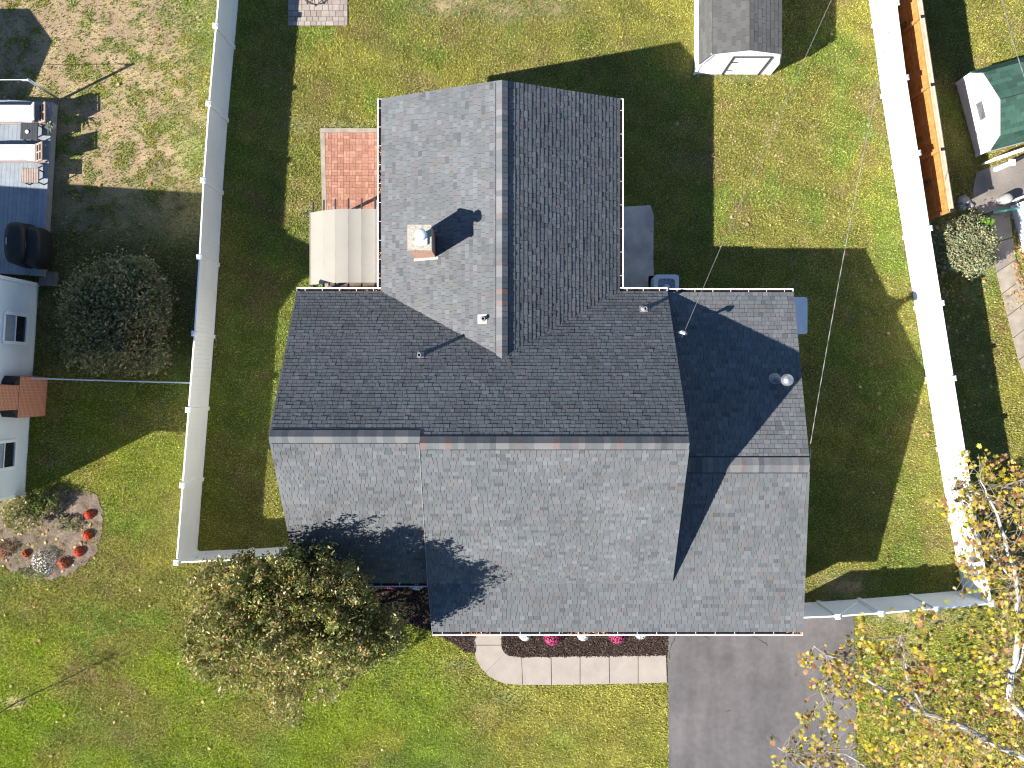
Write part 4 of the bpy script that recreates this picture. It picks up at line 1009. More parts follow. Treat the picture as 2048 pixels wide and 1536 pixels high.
def lounger(px0, py0, px1, py1, label, kind):
    """outdoor lounge chair facing away from the lawn, back towards it"""
    z0 = zD; a = P(px0, py0, z0+.45); b = P(px1, py1, z0+.45)
    root = empty('lounge_chair', (a.x, (a.y+b.y)/2, z0), label, 'chair', 'lounge chairs on the deck')
    xl, xr = a.x, b.x; yt, yb = a.y, b.y; w_ = yt-yb
    for y_ in (yt-.03, yb+.03):
        MB().bar((xl-.6, y_, z0+.30), (xr+.30, y_, z0+.30), .05, .07).build('side_rail', M['teak'], root)
        for x_ in (xl-.3, xr+.02): MB().bar((x_, y_, z0), (x_, y_, z0+.29), .05, .05).build('leg', M['teak'], root)
        MB().bar((xr+.02, y_, z0+.34), (xr+.36, y_, z0+.62), .05, .05).build('back_post', M['teak'], root)
    for t in (.05, .5, .97):
        MB().bar((xr+.02+.34*t, yt, z0+.36+.28*t), (xr+.02+.34*t, yb, z0+.36+.28*t), .045, .045).build('back_rail', M['teak'], root)
    MB().add([(xr+.04, yt-.05, z0+.33), (xr+.04, yb+.05, z0+.33), (xr+.35, yb+.05, z0+.58), (xr+.35, yt-.05, z0+.58)], [(0, 1, 2, 3)]).build('back_shadow_panel', M['frame'], root)  # dark panel added so the chair back casts a solid shadow
    MB().bar((xr+.04, (yt+yb)/2, z0+.37), (xr+.34, (yt+yb)/2, z0+.62), .04, .04).build('back_slat', M['teak'], root)
    def cush(x0, x1, zb, zt, tilt=0.0):
        n_ = 6; vs_ = []; mb = MB()
        for i in range(n_+1):
            for j in range(n_+1):
                u, v = i/n_, j/n_; e = min(1, 8*min(u, 1-u)+.25)*min(1, 8*min(v, 1-v)+.25)
                vs_.append((lerp(x0, x1, u)+tilt*0, lerp(yb+.03, yt-.03, v), zb+(zt-zb)*e**.5+tilt*u))
        m_ = (n_+1)**2
        vs_ += [(p[0], p[1], zb+tilt*((p[0]-x0)/(x1-x0))) for p in vs_]
        fs = [(i*(n_+1)+j, (i+1)*(n_+1)+j, (i+1)*(n_+1)+j+1, i*(n_+1)+j+1) for i in range(n_) for j in range(n_)]
        ring = [i*(n_+1) for i in range(n_+1)]+[n_*(n_+1)+j for j in range(1, n_+1)]+[i*(n_+1)+n_ for i in range(n_-1, -1, -1)]+[j for j in range(n_-1, 0, -1)]
        fs += [(ring[k], ring[(k+1) % len(ring)], m_+ring[(k+1) % len(ring)], m_+ring[k]) for k in range(len(ring))]
        return mb.add(vs_, fs)
    cush(xl-.6, xr-.22 if kind == 0 else xr-.01, z0+.34, z0+.46).build('seat_cushion', M['cushion'], root, True)
    if kind == 0: cush(xr-.20, xr+.04, z0+.36, z0+.52, .30).build('back_cushion', M['cushion'], root, True)
    return root
lounger(-6, 207, 74, 246, 'white cushioned lounge chair with raised back cushion nearest the clothes pole', 0)
lounger(-6, 286, 68, 323, 'flat white cushioned lounge chair on the deck between the two small tables', 1)

def side_table(px0, py0, px1, py1, label, extra):
    z0 = zD; h_ = .42; a = P(px0, py0, z0+h_); b = P(px1, py1, z0+h_)
    cx, cy = (a.x+b.x)/2, (a.y+b.y)/2; hx, hy = (b.x-a.x)/2, (a.y-b.y)/2
    root = empty('side_table', (cx, cy, z0), label, 'table', 'small tables on the deck')
    tp = MB().box((cx, cy, z0+h_-.015), hx, hy, .018, -.04).build('table_top', M['frame'], root)
    for i in range(7): MB().box((cx-hx+hx*2*(i+.5)/7, cy, z0+h_+.004), hx/7-.008, hy-.01, .003, 0).build('slat', M['teak'] if extra else M['frame'], tp)
    for sx in (-1, 1):
        for sy in (-1, 1): MB().bar((cx+sx*(hx-.04), cy+sy*(hy-.04), z0), (cx+sx*(hx-.04), cy+sy*(hy-.04), z0+h_-.03), .035, .035).build('leg', M['frame'], root)
    return cx, cy, z0+h_+.008
tx, ty, tz = side_table(41, 246, 75, 279, 'dark square side table carrying a white round candle dish', 0)
o = MB().lathe((tx-.05, ty-.02, tz), [(.055, 0), (.06, .03), (.045, .035), (.03, .02), (.02, .02), (.018, .055), (.0, .055)], 18).build('candle_dish', M['white'], None, True)
tag(o, 'round white candle dish on the dark square side table', 'candle')
tx, ty, tz = side_table(43, 336, 77, 366, 'small square side table standing alone south of the lounge chairs', 1)
# covered grills
def cover(px0, py0, px1, py1, h_, label, mt):
    z0 = zD; a = P(px0, py0, z0+h_); b = P(px1, py1, z0+h_); cx, cy = (a.x+b.x)/2, (a.y+b.y)/2; hx, hy = (b.x-a.x)/2, (a.y-b.y)/2
    root = empty('covered_grill', (cx, cy, z0), label, 'grill', 'covered grills on the deck')
    n_ = 28; vs_ = []; fs = []; rg = random.Random(int(px0))
    lv = [(1.0, 0), (1.02, .25), (.97, .6), (.95, .85), (.80, .97), (.45, 1.0)]
    ph = rg.uniform(0, 6)
    for f, z_ in lv:
        for i in range(n_):
            aa = 2*math.pi*i/n_; cs, sn = math.cos(aa), math.sin(aa)
            e = (abs(cs)**3.2+abs(sn)**3.2)**(-1/3.2); j = 1+.03*math.sin(aa*7+ph)*(1-z_)
            vs_.append((cx+cs*e*hx*f*j, cy+sn*e*hy*f*j, z0+h_*z_))
    for l_ in range(len(lv)-1):
        for i in range(n_): fs.append((l_*n_+i, l_*n_+(i+1) % n_, (l_+1)*n_+(i+1) % n_, (l_+1)*n_+i))
    fs.append(tuple((len(lv)-1)*n_+i for i in range(n_)))
    MB().add(vs_, fs).build('cover', mt, root, True)
    MB().bar((cx-hx*.5, cy+hy*.2, z0+h_+.01), (cx-hx*.5, cy-hy*.1, z0+h_+.01), .03, .02).build('handle', M['metal'], root)
    MB().tube([(cx+hx*.98, cy+hy*.5, z0+h_*.55), (cx+hx*1.03, cy, z0+h_*.5), (cx+hx*.98, cy-hy*.5, z0+h_*.55)], .012, 6).build('drawstring', M['frame'], root)
cover(2, 440, 46, 528, 1.05, 'tall black covered grill beside the house wall, away from the deck edge', M['grillcover'])
cover(42, 450, 78, 532, .85, 'lower brown-black covered grill next to the deck edge', M['grillcover'])

# clothes pole and line
pb = P(121, 200); ptop = 2.02
cp = empty('clothes_pole', pb, 'grey metal clothes pole with a line standing at the deck corner', 'pole')
MB().tube([(pb.x, pb.y, 0), (pb.x, pb.y, ptop)], .045, 12).build('pole', M['metal'], cp, True)
MB().bar((pb.x-.22, pb.y, ptop-.06), (pb.x+.05, pb.y, ptop-.06), .05, .05).build('arm', M['metal'], cp)
q = P(56, 164, ptop)
cl = MB().tube([(pb.x-.05, pb.y, ptop-.02), (pb.x-3, pb.y+.02, ptop-.10), (pb.x-6, pb.y+.05, ptop-.02)], .010, 6).build('clothes_line', M['white'], cp)

# chain-link fence between blue house and vinyl fence
ca, cb = P(97, 757, 0), P(408, 766, 0); d_ = (cb-ca).normalized(); L = (cb-ca).length
cf = empty('chain_link_fence', ca, 'thin grey chain-link fence running from the red brick chimney to the white fence', 'fence')
MB().tube([ca+Vector((0, 0, 1.05)), cb+Vector((0, 0, 1.05))], .024, 8).build('top_rail', M['whitemetal'], cf)
for i in range(4):
    q = ca+d_*L*i/3; MB().tube([q, q+Vector((0, 0, 1.1))], .03, 8).build('post', M['whitemetal'], cf)
mb = MB(); k = int(L/.09)
for i in range(-11, k):
    for s_ in (1, -1):
        x0, z0, x1, z1 = i*.09, 0.03, i*.09+.99, 1.02
        if s_ < 0: z0, z1 = z1, z0
        if x0 < 0: z0 += (z1-z0)*(0-x0)/(x1-x0); x0 = 0
        if x1 > L: z1 = z0+(z1-z0)*(L-x0)/(x1-x0); x1 = L
        if x1-x0 > .05: mb.bar(ca+d_*x0+Vector((0, 0, z0)), ca+d_*x1+Vector((0, 0, z1)), .004, .004)
mb.build('wire_mesh', M['metal'], cf)

# unseen shed-shaped block, added to cast a shadow on the thin lawn
q = P(-205, 190)
ns = empty('unseen_shadow_block', q, 'unseen shed-shaped block added for its shadow on the thin lawn', 'shed')
MB().box((q.x, q.y, 1.2), 1.4, 1.3, 1.2).build('wall', M['bluesiding'], ns)
MB().add([(q.x-1.6, q.y-1.5, 2.35), (q.x+1.6, q.y-1.5, 2.35), (q.x+1.6, q.y+1.5, 2.35), (q.x-1.6, q.y+1.5, 2.35), (q.x-1.6, q.y, 3.0), (q.x+1.6, q.y, 3.0)], [(0, 1, 5, 4), (3, 4, 5, 2), (0, 4, 3), (1, 2, 5), (0, 3, 2, 1)]).build('roof', M['deckwood'], ns)

# ------------------------------------------------------------------ air-conditioning units
def rrect(cx, cy, hx, hy, r_, n_=6, rz=0):
    o = []
    for sx, sy, a0 in ((1, 1, 0), (-1, 1, 90), (-1, -1, 180), (1, -1, 270)):
        for i in range(n_+1):
            a = math.radians(a0+90*i/n_); x_, y_ = sx*(hx-r_)+r_*math.cos(a), sy*(hy-r_)+r_*math.sin(a)
            o.append((cx+x_*math.cos(rz)-y_*math.sin(rz), cy+x_*math.sin(rz)+y_*math.cos(rz)))
    return o
zA = .85; a = P(1308, 550, zA); b = P(1358, 598, zA); cx, cy, hx = (a.x+b.x)/2, (a.y+b.y)/2, (b.x-a.x)/2
ac = empty('air_conditioner', (cx, cy, 0), 'square blue-grey air conditioner with round fan grille beside the concrete pad', 'air conditioner')
MB().prism(rrect(cx, cy, hx+.06, hx+.06, .05), 0, .05).build('base_pad', M['old_concrete'], ac)
cab = MB(); cab.prism(rrect(cx, cy, hx-.02, hx-.02, .10), .055, zA-.06); cab.build('cabinet', M['acdark'], ac)
for i in range(14): 
    pr = rrect(cx, cy, hx-.012, hx-.012, .10); z_ = .09+i*.05
    MB().prism(pr, z_, z_+.018).build('louvre', M['ac'], ac)
mb = MB(); outer = rrect(cx, cy, hx, hx, .12); nO = len(outer)
inner = [(cx+math.cos(math.atan2(y_-cy, x_-cx))*hx*.84, cy+math.sin(math.atan2(y_-cy, x_-cx))*hx*.84) for x_, y_ in outer]
vs_ = [(*p, zA) for p in outer]+[(*p, zA) for p in inner]+[(*p, zA-.07) for p in outer]+[(*p, zA-.07) for p in inner]
mb.add(vs_, [(i, (i+1) % nO, nO+(i+1) % nO, nO+i) for i in range(nO)]+[(2*nO+i, 2*nO+(i+1) % nO, (i+1) % nO, i) for i in range(nO)]+[(nO+i, nO+(i+1) % nO, 3*nO+(i+1) % nO, 3*nO+i) for i in range(nO)])
mb.build('top_panel', M['ac'], ac)
gr = MB()
for k in range(7):
    rad = hx*.84*(k+1)/7.2; gr.tube([(cx+rad*math.cos(t*math.pi/16), cy+rad*math.sin(t*math.pi/16), zA-.005) for t in range(33)], .006, 4, cap=False)
for k in range(12): gr.tube([(cx, cy, zA-.004), (cx+hx*.84*math.cos(k*math.pi/6), cy+hx*.84*math.sin(k*math.pi/6), zA-.004)], .005, 4)
gr.build('fan_grille', M['ac'], ac)
MB().lathe((cx, cy, zA-.09), [(.09, 0), (.09, .09), (.06, .10)], 16).build('fan_hub', M['ac'], ac)
for k in range(3):
    a0 = k*2*math.pi/3+.3; vs_ = []
    for r_, da, dz in ((.09, 0, 0), (.09, .5, .05), (hx*.75, -.15, -.01), (hx*.78, .65, .06)):
        vs_.append((cx+r_*math.cos(a0+da), cy+r_*math.sin(a0+da), zA-.13+dz))
    MB().add(vs_, [(0, 2, 3, 1)]).build('fan_blade', M['lid'], ac)
zB = .95; a = P(1560, 594, zB); b = P(1615, 668, zB); cx, cy, hx, hy = (a.x+b.x)/2, (a.y+b.y)/2, (b.x-a.x)/2, (a.y-b.y)/2
un = empty('heat_pump', (cx, cy, 0), 'blue-grey flat-lidded rectangular heat pump against the garage side wall', 'heat pump')
MB().prism(rrect(cx, cy, hx+.05, hy+.05, .04), 0, .06).build('base_pad', M['old_concrete'], un)
MB().prism(rrect(cx, cy, hx-.04, hy-.04, .06), .065, zB-.05).build('cabinet', M['ac'], un)
lid = MB(); lid.prism(rrect(cx, cy, hx, hy, .08), zB-.05, zB-.012); lid.prism(rrect(cx, cy, hx-.02, hy-.02, .07), zB-.0118, zB); lid.build('lid', M['lid'], un)
ed = rrect(cx, cy, hx-.012, hy-.012, .075); MB().tube([(*p, zB-.008) for p in ed]+[(*ed[0], zB-.008)], .012, 6, cap=False).build('lid_rim', M['ac'], un)

# ------------------------------------------------------------------ overhead cables
def cable(a, b, sag, r_, label, n_=24, twist=0):
    a, b = Vector(a), Vector(b); pts_ = []
    for i in range(n_+1):
        t = i/n_; pts_.append(a.lerp(b, t)-Vector((0, 0, sag*4*t*(1-t))))
    mb = MB().tube(pts_, r_, 6)
    if twist:
        for k in range(2):
            pp = []
            for i in range(n_*6+1):
                t = i/(n_*6); p = a.lerp(b, t)-Vector((0, 0, sag*4*t*(1-t))); w_ = t*twist+k*math.pi
                pp.append(p+Vector((math.cos(w_)*r_*1.2, 0, math.sin(w_)*r_*1.2)))
            mb.tube(pp, r_*.8, 5)
    o = mb.build('overhead_cable', M['cable']); tag(o, label, 'cable', 'overhead cables'); return o
cable(P(1360, 684, 4.15), P(1690, -60, 7.3), .25, .005, 'thin grey overhead cable ending beside the main roof over the garage')
cable(P(1621, 888, 4.2), P(1806, -70, 7.3), .25, .0065, 'thick twisted overhead cable ending at the garage gable', twist=90)
cable(P(2062, 190, 4.5), P(1996, -40, 7.0), .1, .0075, 'pale overhead cable crossing the green-roofed shed', twist=40)
ins = P(1621, 897, 4.15); MB().tube([ins, P(1620, 920, 4.2)], .012, 6).build('cable_clamp', M['metal'], house)

# ------------------------------------------------------------------ table on the paver patio (mostly beyond the top edge)
c1 = P(632, -18, .0)
ft = empty('patio_table', c1, 'black round metal table on the stone patio at the top edge', 'table')
MB().lathe((c1.x, c1.y, .60), [(.0, 0), (.33, .0), (.34, .02), (.33, .04), (.0, .04)], 28).build('table_top', M['dark'], ft)
for k in range(5):
    a = -math.pi/2+(k-2)*.55; MB().tube([(c1.x+.2*math.cos(a), c1.y+.2*math.sin(a), .6), (c1.x+.55*math.cos(a), c1.y+.55*math.sin(a), .03)], .014, 6).build('leg', M['dark'], ft)
MB().tube([(c1.x+.5*math.cos(t*math.pi/12), c1.y+.5*math.sin(t*math.pi/12), .09) for t in range(25)], .012, 6, cap=False).build('ring', M['dark'], ft)

# ------------------------------------------------------------------ plants
def leaf_arrays(C, nrm_up, size, cols, rg, aspect=.5, spread=.9):
    """diamond leaves (one quad each) at centres C"""
    n = len(C)
    a = rg.uniform(0, 2*np.pi, n); el = rg.normal(0, spread, n)
    d = np.stack([np.cos(a)*np.cos(el), np.sin(a)*np.cos(el), np.sin(el)], 1)
    r = rg.normal(0, 1, (n, 3)); r[:, 2] *= (1-nrm_up)
    sd = np.cross(d, r); sd /= np.linalg.norm(sd, axis=1)[:, None]+1e-9
    size = np.asarray(size).reshape(-1, 1)
    V = np.stack([C-d*size, C-sd*size*aspect, C+d*size, C+sd*size*aspect], 1).reshape(-1, 3)
    return V, np.arange(n*4).reshape(-1, 4), np.repeat(cols, 4, axis=0)

def wiggle(a, b, r, k=5, amp=.08):
    a, b = Vector(a), Vector(b); L = (b-a).length
    return [a]+[a.lerp(b, i/k)+Vector((r.gauss(0, amp), r.gauss(0, amp), r.gauss(0, amp*.6)))*L*.35 for i in range(1, k)]+[b]

# bronze-green flowering tree in front of the house
rt = random.Random(21); ng = np.random.default_rng(21)
tb = P(606, 1222); HT = 5.9
tr = empty('ornamental_tree', tb, 'bushy bronze-green multi-stemmed tree in front of the house corner', 'tree')
tips = []; wood = MB()
def crownpt(px, py, z): return P(px, py, z)
# crown outline in plan: (pixel, height) seeds; dense to the north, thin to the south
seeds = []
for _ in range(500):
    while True:
        px_, py_ = rt.uniform(345, 795), rt.uniform(1068, 1455)
        ex, ey = (px_-572)/222, (py_-1252)/185
        dd_ = ex*ex+ey*ey
        edge = .80+.16*math.sin(math.atan2(ey, ex)*5+1.0)+.10*math.sin(math.atan2(ey, ex)*9)
        if dd_ > edge: continue
        if py_ > 1330 and rt.random() > 1.0-(py_-1330)/175: continue
        if abs(px_-640) < 40 and py_ < 1125 and rt.random() < .8: continue
        break
    zc = 6.6*(1-.28*dd_*dd_)*rt.uniform(.48, 1.0)**.7
    if py_ > 1330: zc = min(zc, rt.uniform(1.6, 4.3))
    seeds.append(crownpt(px_, py_, max(1.3, zc)))
for _ in range(70):
    px_, py_ = rt.uniform(660, 792), rt.uniform(1225, 1345)
    if (px_-572)/222+(py_-1250)/230 > 1.12: continue
    seeds.append(crownpt(px_, py_, rt.uniform(4.3, 5.7)))
stems = []
for k in range(7):
    a = 2*math.pi*k/7+.3; b0 = Vector((tb.x+.12*math.cos(a), tb.y+.12*math.sin(a), 0)); m_ = Vector((tb.x+1.0*math.cos(a), tb.y+1.0*math.sin(a), 2.1+rt.uniform(-.2, .4)))
    wood.tube(wiggle(b0, m_, rt), [.07, .06, .055, .05, .045, .04], 7)
    stems.append(m_)
for s_ in seeds:
    st_ = min(stems, key=lambda q: (q-s_).length)
    if rt.random() < .7: wood.tube(wiggle(st_, s_, rt, 4), [.03, .022, .016, .010, .006], 5)
wood.build('trunk', M['bark'], tr)
Cs = []; cols = []; szs = []
pal = np.array([[.16, .19, .045], [.21, .235, .06], [.33, .29, .085], [.45, .29, .12], [.58, .49, .29], [.10, .125, .04]])
for s_ in seeds:
    kind = rt.random(); n = int(rt.uniform(110, 220)); thin = s_.y < P(0, 1330, 3).y
    if thin: n = int(n*.55)
    rad = rt.uniform(.13, .32); pts_ = ng.normal(0, 1, (n, 3))*np.array([rad, rad, rad*rt.uniform(.7, 1.3)])*.62+np.array(s_)
    if rt.random() < .35:      # upright panicle
        t = ng.random(n//2)[:, None]; pts_[:n//2] = np.array(s_)+t*np.array([rt.uniform(-.2, .2), rt.uniform(-.1, .3), .7])+ng.normal(0, .055, (n//2, 3))
    w_ = np.array([.34, .28, .16, .10, .05, .07]) if kind < .55 else (np.array([.18, .20, .24, .24, .09, .05]) if kind < .88 else np.array([.18, .20, .24, .20, .14, .04]))
    if thin: w_ = np.array([.20, .22, .24, .17, .14, .03])
    Cs.append(pts_); cols.append(pal[ng.choice(6, n, p=w_/w_.sum())]*ng.lognormal(0, .18, (n, 1))*rt.uniform(.7, 1.4)); szs.append(ng.uniform(.035, .07, n))
C = np.concatenate(Cs); C[:, 2] = np.maximum(C[:, 2], .7)
V, F, cc = leaf_arrays(C, .35, np.concatenate(szs), np.concatenate(cols), ng)
o = put('crown', fast_mesh('crown', V, F, cc, M['leaf']), tr); o['kind'] = 'stuff'

def shrub(name, label, px, py, rx, ry, h_, n_clump, pal, size, seed, group=None, cat='shrub', n_leaf=70, flat=.5):
    rg = np.random.default_rng(seed); r2 = random.Random(seed)
    c0 = P(px, py); root = empty(name, c0, label, cat, group)
    zc = h_*.5; k = CAM_H/FPX
    wd = MB()
    Cs, cl, sz = [], [], []
    pal = np.array(pal)
    for i in range(n_clump):
        u = rg.normal(0, 1, 3); u /= np.linalg.norm(u); u[2] = abs(u[2])*1.0-.25
        f = rg.uniform(.70, 1.0)*(1+.10*math.sin(u[0]*5+seed)+.08*math.sin(u[1]*7))
        p = np.array([c0.x+u[0]*rx*k*f, c0.y+u[1]*ry*k*f, zc+u[2]*h_*.5*f])
        if i % 6 == 0: wd.tube(wiggle((c0.x+r2.uniform(-.1, .1), c0.y+r2.uniform(-.1, .1), 0), p, r2, 4), [.03, .024, .018, .012, .006], 5)
        q = p+rg.normal(0, 1, (n_leaf, 3))*np.array([.12, .12, .09])*max(rx, ry)*k/1.2
        Cs.append(q); w_ = np.ones(len(pal)); w_[rg.integers(len(pal))] += 1.5
        cl.append(pal[rg.choice(len(pal), n_leaf, p=w_/w_.sum())]*rg.lognormal(0, .16, (n_leaf, 1))*rg.uniform(.8, 1.2)); sz.append(rg.uniform(size*.6, size*1.25, n_leaf))
    wd.build('stem', M['bark'], root)
    C = np.concatenate(Cs); C[:, 2] = np.maximum(C[:, 2], .03)
    V, F, cc = leaf_arrays(C, flat, np.concatenate(sz), np.concatenate(cl), rg)
    o = put('foliage', fast_mesh('foliage', V, F, cc, M['leaf']), root); o['kind'] = 'stuff'
    return root
shrub('round_shrub', 'large dark round shrub in the shade beside the pale blue house', 272, 636, 98, 108, 2.7, 330, [(.22, .25, .11), (.28, .27, .13), (.33, .27, .15), (.18, .23, .08), (.40, .28, .15)], .062, 5, n_leaf=110)
shrub('round_shrub', 'dense grey-green clipped shrub at the end of the wooden fence', 1905, 500, 56, 54, 1.9, 240, [(.26, .31, .17), (.33, .36, .21), (.19, .24, .12), (.42, .40, .22), (.36, .29, .16)], .045, 6, n_leaf=95)
shrub('round_shrub', 'bright green sprouting bush tucked behind the clipped shrub', 1928, 462, 16, 12, 2.0, 26, [(.14, .28, .03), (.20, .34, .05)], .045, 8, n_leaf=40)
shrub('leafy_shrub', 'yellow-green variegated shrub in the neighbour flower bed', 62, 1022, 46, 36, .95, 90, [(.38, .33, .15), (.30, .30, .10), (.16, .19, .05), (.44, .36, .19)], .055, 9, n_leaf=22)
shrub('leafy_shrub', 'spreading green shrub touching the pale blue house corner', 95, 1002, 32, 24, .8, 46, [(.15, .19, .05), (.22, .24, .07), (.10, .14, .03)], .05, 10, n_leaf=26)
shrub('low_plant', 'low pale green plant between the variegated shrub and the row of red mums', 140, 1045, 26, 17, .28, 34, [(.26, .28, .12), (.33, .31, .16), (.20, .23, .08)], .035, 55, cat='plant', n_leaf=16)
shrub('low_plant', 'low green plant spilling over the flower bed edge under the white mum', 62, 1148, 40, 9, .22, 26, [(.20, .27, .06), (.28, .33, .09)], .035, 56, cat='plant', n_leaf=16)
# silvery potted plant on the deck
c1 = P(95, 247, zD+.35)
pp = empty('potted_plant', (c1.x, c1.y, zD), 'silvery spiky potted plant on the deck edge between the lounge chairs', 'plant')
MB().lathe((c1.x, c1.y, zD), [(.10, 0), (.14, .24), (.15, .26), (.12, .26), (.11, .22), (.0, .22)], 18).build('pot', M['stone'], pp)
rg = random.Random(4)
for i in range(22):
    a = rg.uniform(0, 6.28); L_ = rg.uniform(.22, .42); el = rg.uniform(.2, 1.1); w_ = .035
    d_ = Vector((math.cos(a)*math.cos(el), math.sin(a)*math.cos(el), math.sin(el))); s_ = Vector((-math.sin(a), math.cos(a), 0))*w_
    o_ = Vector((c1.x, c1.y, zD+.24)); m_ = o_+d_*L_*.55; e_ = o_+d_*L_+Vector((0, 0, -.08))
    MB().add([o_-s_*.4, o_+s_*.4, m_+s_, e_, m_-s_], [(0, 1, 2, 3, 4)], rg.choice([(.42, .46, .40), (.30, .36, .28), (.48, .46, .38)])).build('leaf', M['leaf'], pp)

# chrysanthemum mounds
def mum(px, py, r_, colp, label, group, seed, h_=None, nf=430):
    rg = np.random.default_rng(seed); c0 = P(px, py); h_ = h_ or r_*1.15
    root = empty('mum_plant', c0, label, 'flower', group)
    n = 320; u = rg.normal(0, 1, (n, 3)); u /= np.linalg.norm(u, axis=1)[:, None]; u[:, 2] = abs(u[:, 2])
    C = np.array([c0.x, c0.y, .03])+u*np.array([r_, r_, h_])*rg.uniform(.55, .93, (n, 1))
    cols = np.array([.055, .10, .03])*rg.lognormal(0, .3, (n, 1))
    V, F, cc = leaf_arrays(C, .5, rg.uniform(.02, .035, n), cols, rg)
    put('foliage', fast_mesh('foliage', V, F, cc, M['leaf']), root)['kind'] = 'stuff'
    u = rg.normal(0, 1, (nf, 3)); u /= np.linalg.norm(u, axis=1)[:, None]; u[:, 2] = abs(u[:, 2])
    C = np.array([c0.x, c0.y, .03])+u*np.array([r_, r_, h_])*rg.uniform(.93, 1.05, (nf, 1))
    # five-petalled discs facing outwards
    t1 = np.cross(u, rg.normal(0, 1, (nf, 3))); t1 /= np.linalg.norm(t1, axis=1)[:, None]; t2 = np.cross(u, t1)
    s_ = rg.uniform(.014, .028, nf)[:, None]; ring = []
    for k in range(8):
        a = 2*math.pi*k/8; q = 1.0 if k % 2 == 0 else .72
        ring.append(C+(t1*math.cos(a)+t2*math.sin(a))*s_*q+u*.006*(k % 2))
    V = np.stack(ring, 1).reshape(-1, 3); F = np.arange(nf*8).reshape(-1, 8)
    colp = np.array(colp); cc = np.repeat(colp[rg.integers(len(colp), size=nf)]*rg.uniform(.8, 1.15, (nf, 1)), 8, axis=0)
    put('blossoms', fast_mesh('blossoms', V, F, cc, M['petal']), root)['kind'] = 'stuff'
    return root
WHT = [(.72, .72, .68), (.62, .64, .58), (.75, .74, .72)]; PNK = [(.55, .06, .19), (.62, .10, .26), (.42, .03, .12)]; RED = [(.55, .055, .02), (.62, .09, .03), (.42, .035, .02)]
GF = 'mums along the front eaves'
def gfix(px, py): return px, py
mum(1050, 1268, .21, WHT, 'white mum nearest the curved front walk', GF, 1)
mum(1105, 1271, .31, PNK, 'pink mum nearest the curved front walk', GF, 2)
mum(1166, 1267, .22, WHT, 'white mum between the two pink mums', GF, 3)
mum(1234, 1268, .30, PNK, 'pink mum nearest the driveway', GF, 4)
mum(1281, 1264, .22, WHT, 'white mum nearest the driveway', GF, 5)
mum(745, 1158, .24, WHT, 'white mum half hidden by the bronze-leaved tree', GF, 6)
mum(782, 1162, .26, PNK, 'shaded dark pink mum between two white mums', GF, 7)
mum(834, 1163, .27, WHT, 'shaded white mum beside the front roof corner', GF, 8)
GN = 'mums in the neighbour flower bed'
mum(180, 1029, .16, RED, 'red mum at the top of the row of three red mums', GN, 11, nf=230)
mum(177, 1069, .17, RED, 'red mum in the middle of the row of three red mums', GN, 12, nf=230)
mum(159, 1103, .17, RED, 'red mum at the bottom of the row of three red mums', GN, 13, nf=230)
mum(130, 1125, .20, [(.50, .10, .04), (.42, .12, .05), (.35, .07, .04)], 'dull orange-red mum touching the white mum', GN, 14, nf=230)
mum(54, 1106, .13, RED, 'smallest red mum between dark red and white mums', GN, 15, nf=80)
mum(14, 1097, .32, [(.38, .05, .04), (.25, .03, .04), (.42, .10, .08)], 'large dark red mum at the picture edge', GN, 16, nf=170)
mum(93, 1121, .46, [(.66, .62, .62), (.55, .50, .52), (.70, .68, .66)], 'large patchy white mum in the neighbour flower bed', GN, 17, h_=.34, nf=330)

# bare sapling at the lower left
sb = P(30, 1407)
sp = empty('sapling', sb, 'thin sapling in a small mulch ring on the front lawn edge', 'tree')
ws = MB(); r2 = random.Random(3); topz = 2.9
ws.tube(wiggle(sb, sb+Vector((-.05, -.05, topz)), r2, 5, .02), [.028, .024, .02, .016, .012, .006], 7); lc = []
for i in range(16):
    z_ = r2.uniform(1.2, 2.7); b_ = sb+Vector((-.03, -.03, z_)); a = r2.uniform(0, 6.28); e_ = b_+Vector((math.cos(a)*.45, math.sin(a)*.45, .45)); ws.tube(wiggle(b_, e_, r2, 3), [.008, .006, .005, .003], 4); lc += [b_.lerp(e_, t) for t in (.5, .75, 1)]
ws.build('trunk', M['bark'], sp)
g2 = np.random.default_rng(8); C = np.repeat(np.array([tuple(q) for q in lc]), 9, axis=0); C = C+g2.normal(0, .07, C.shape)
V, F, cc = leaf_arrays(C, .3, g2.uniform(.02, .045, len(C)), np.array([[.45, .38, .22]])*g2.lognormal(0, .25, (len(C), 1)), g2)
put('crown', fast_mesh('crown', V, F, cc, M['leaf']), sp)['kind'] = 'stuff'

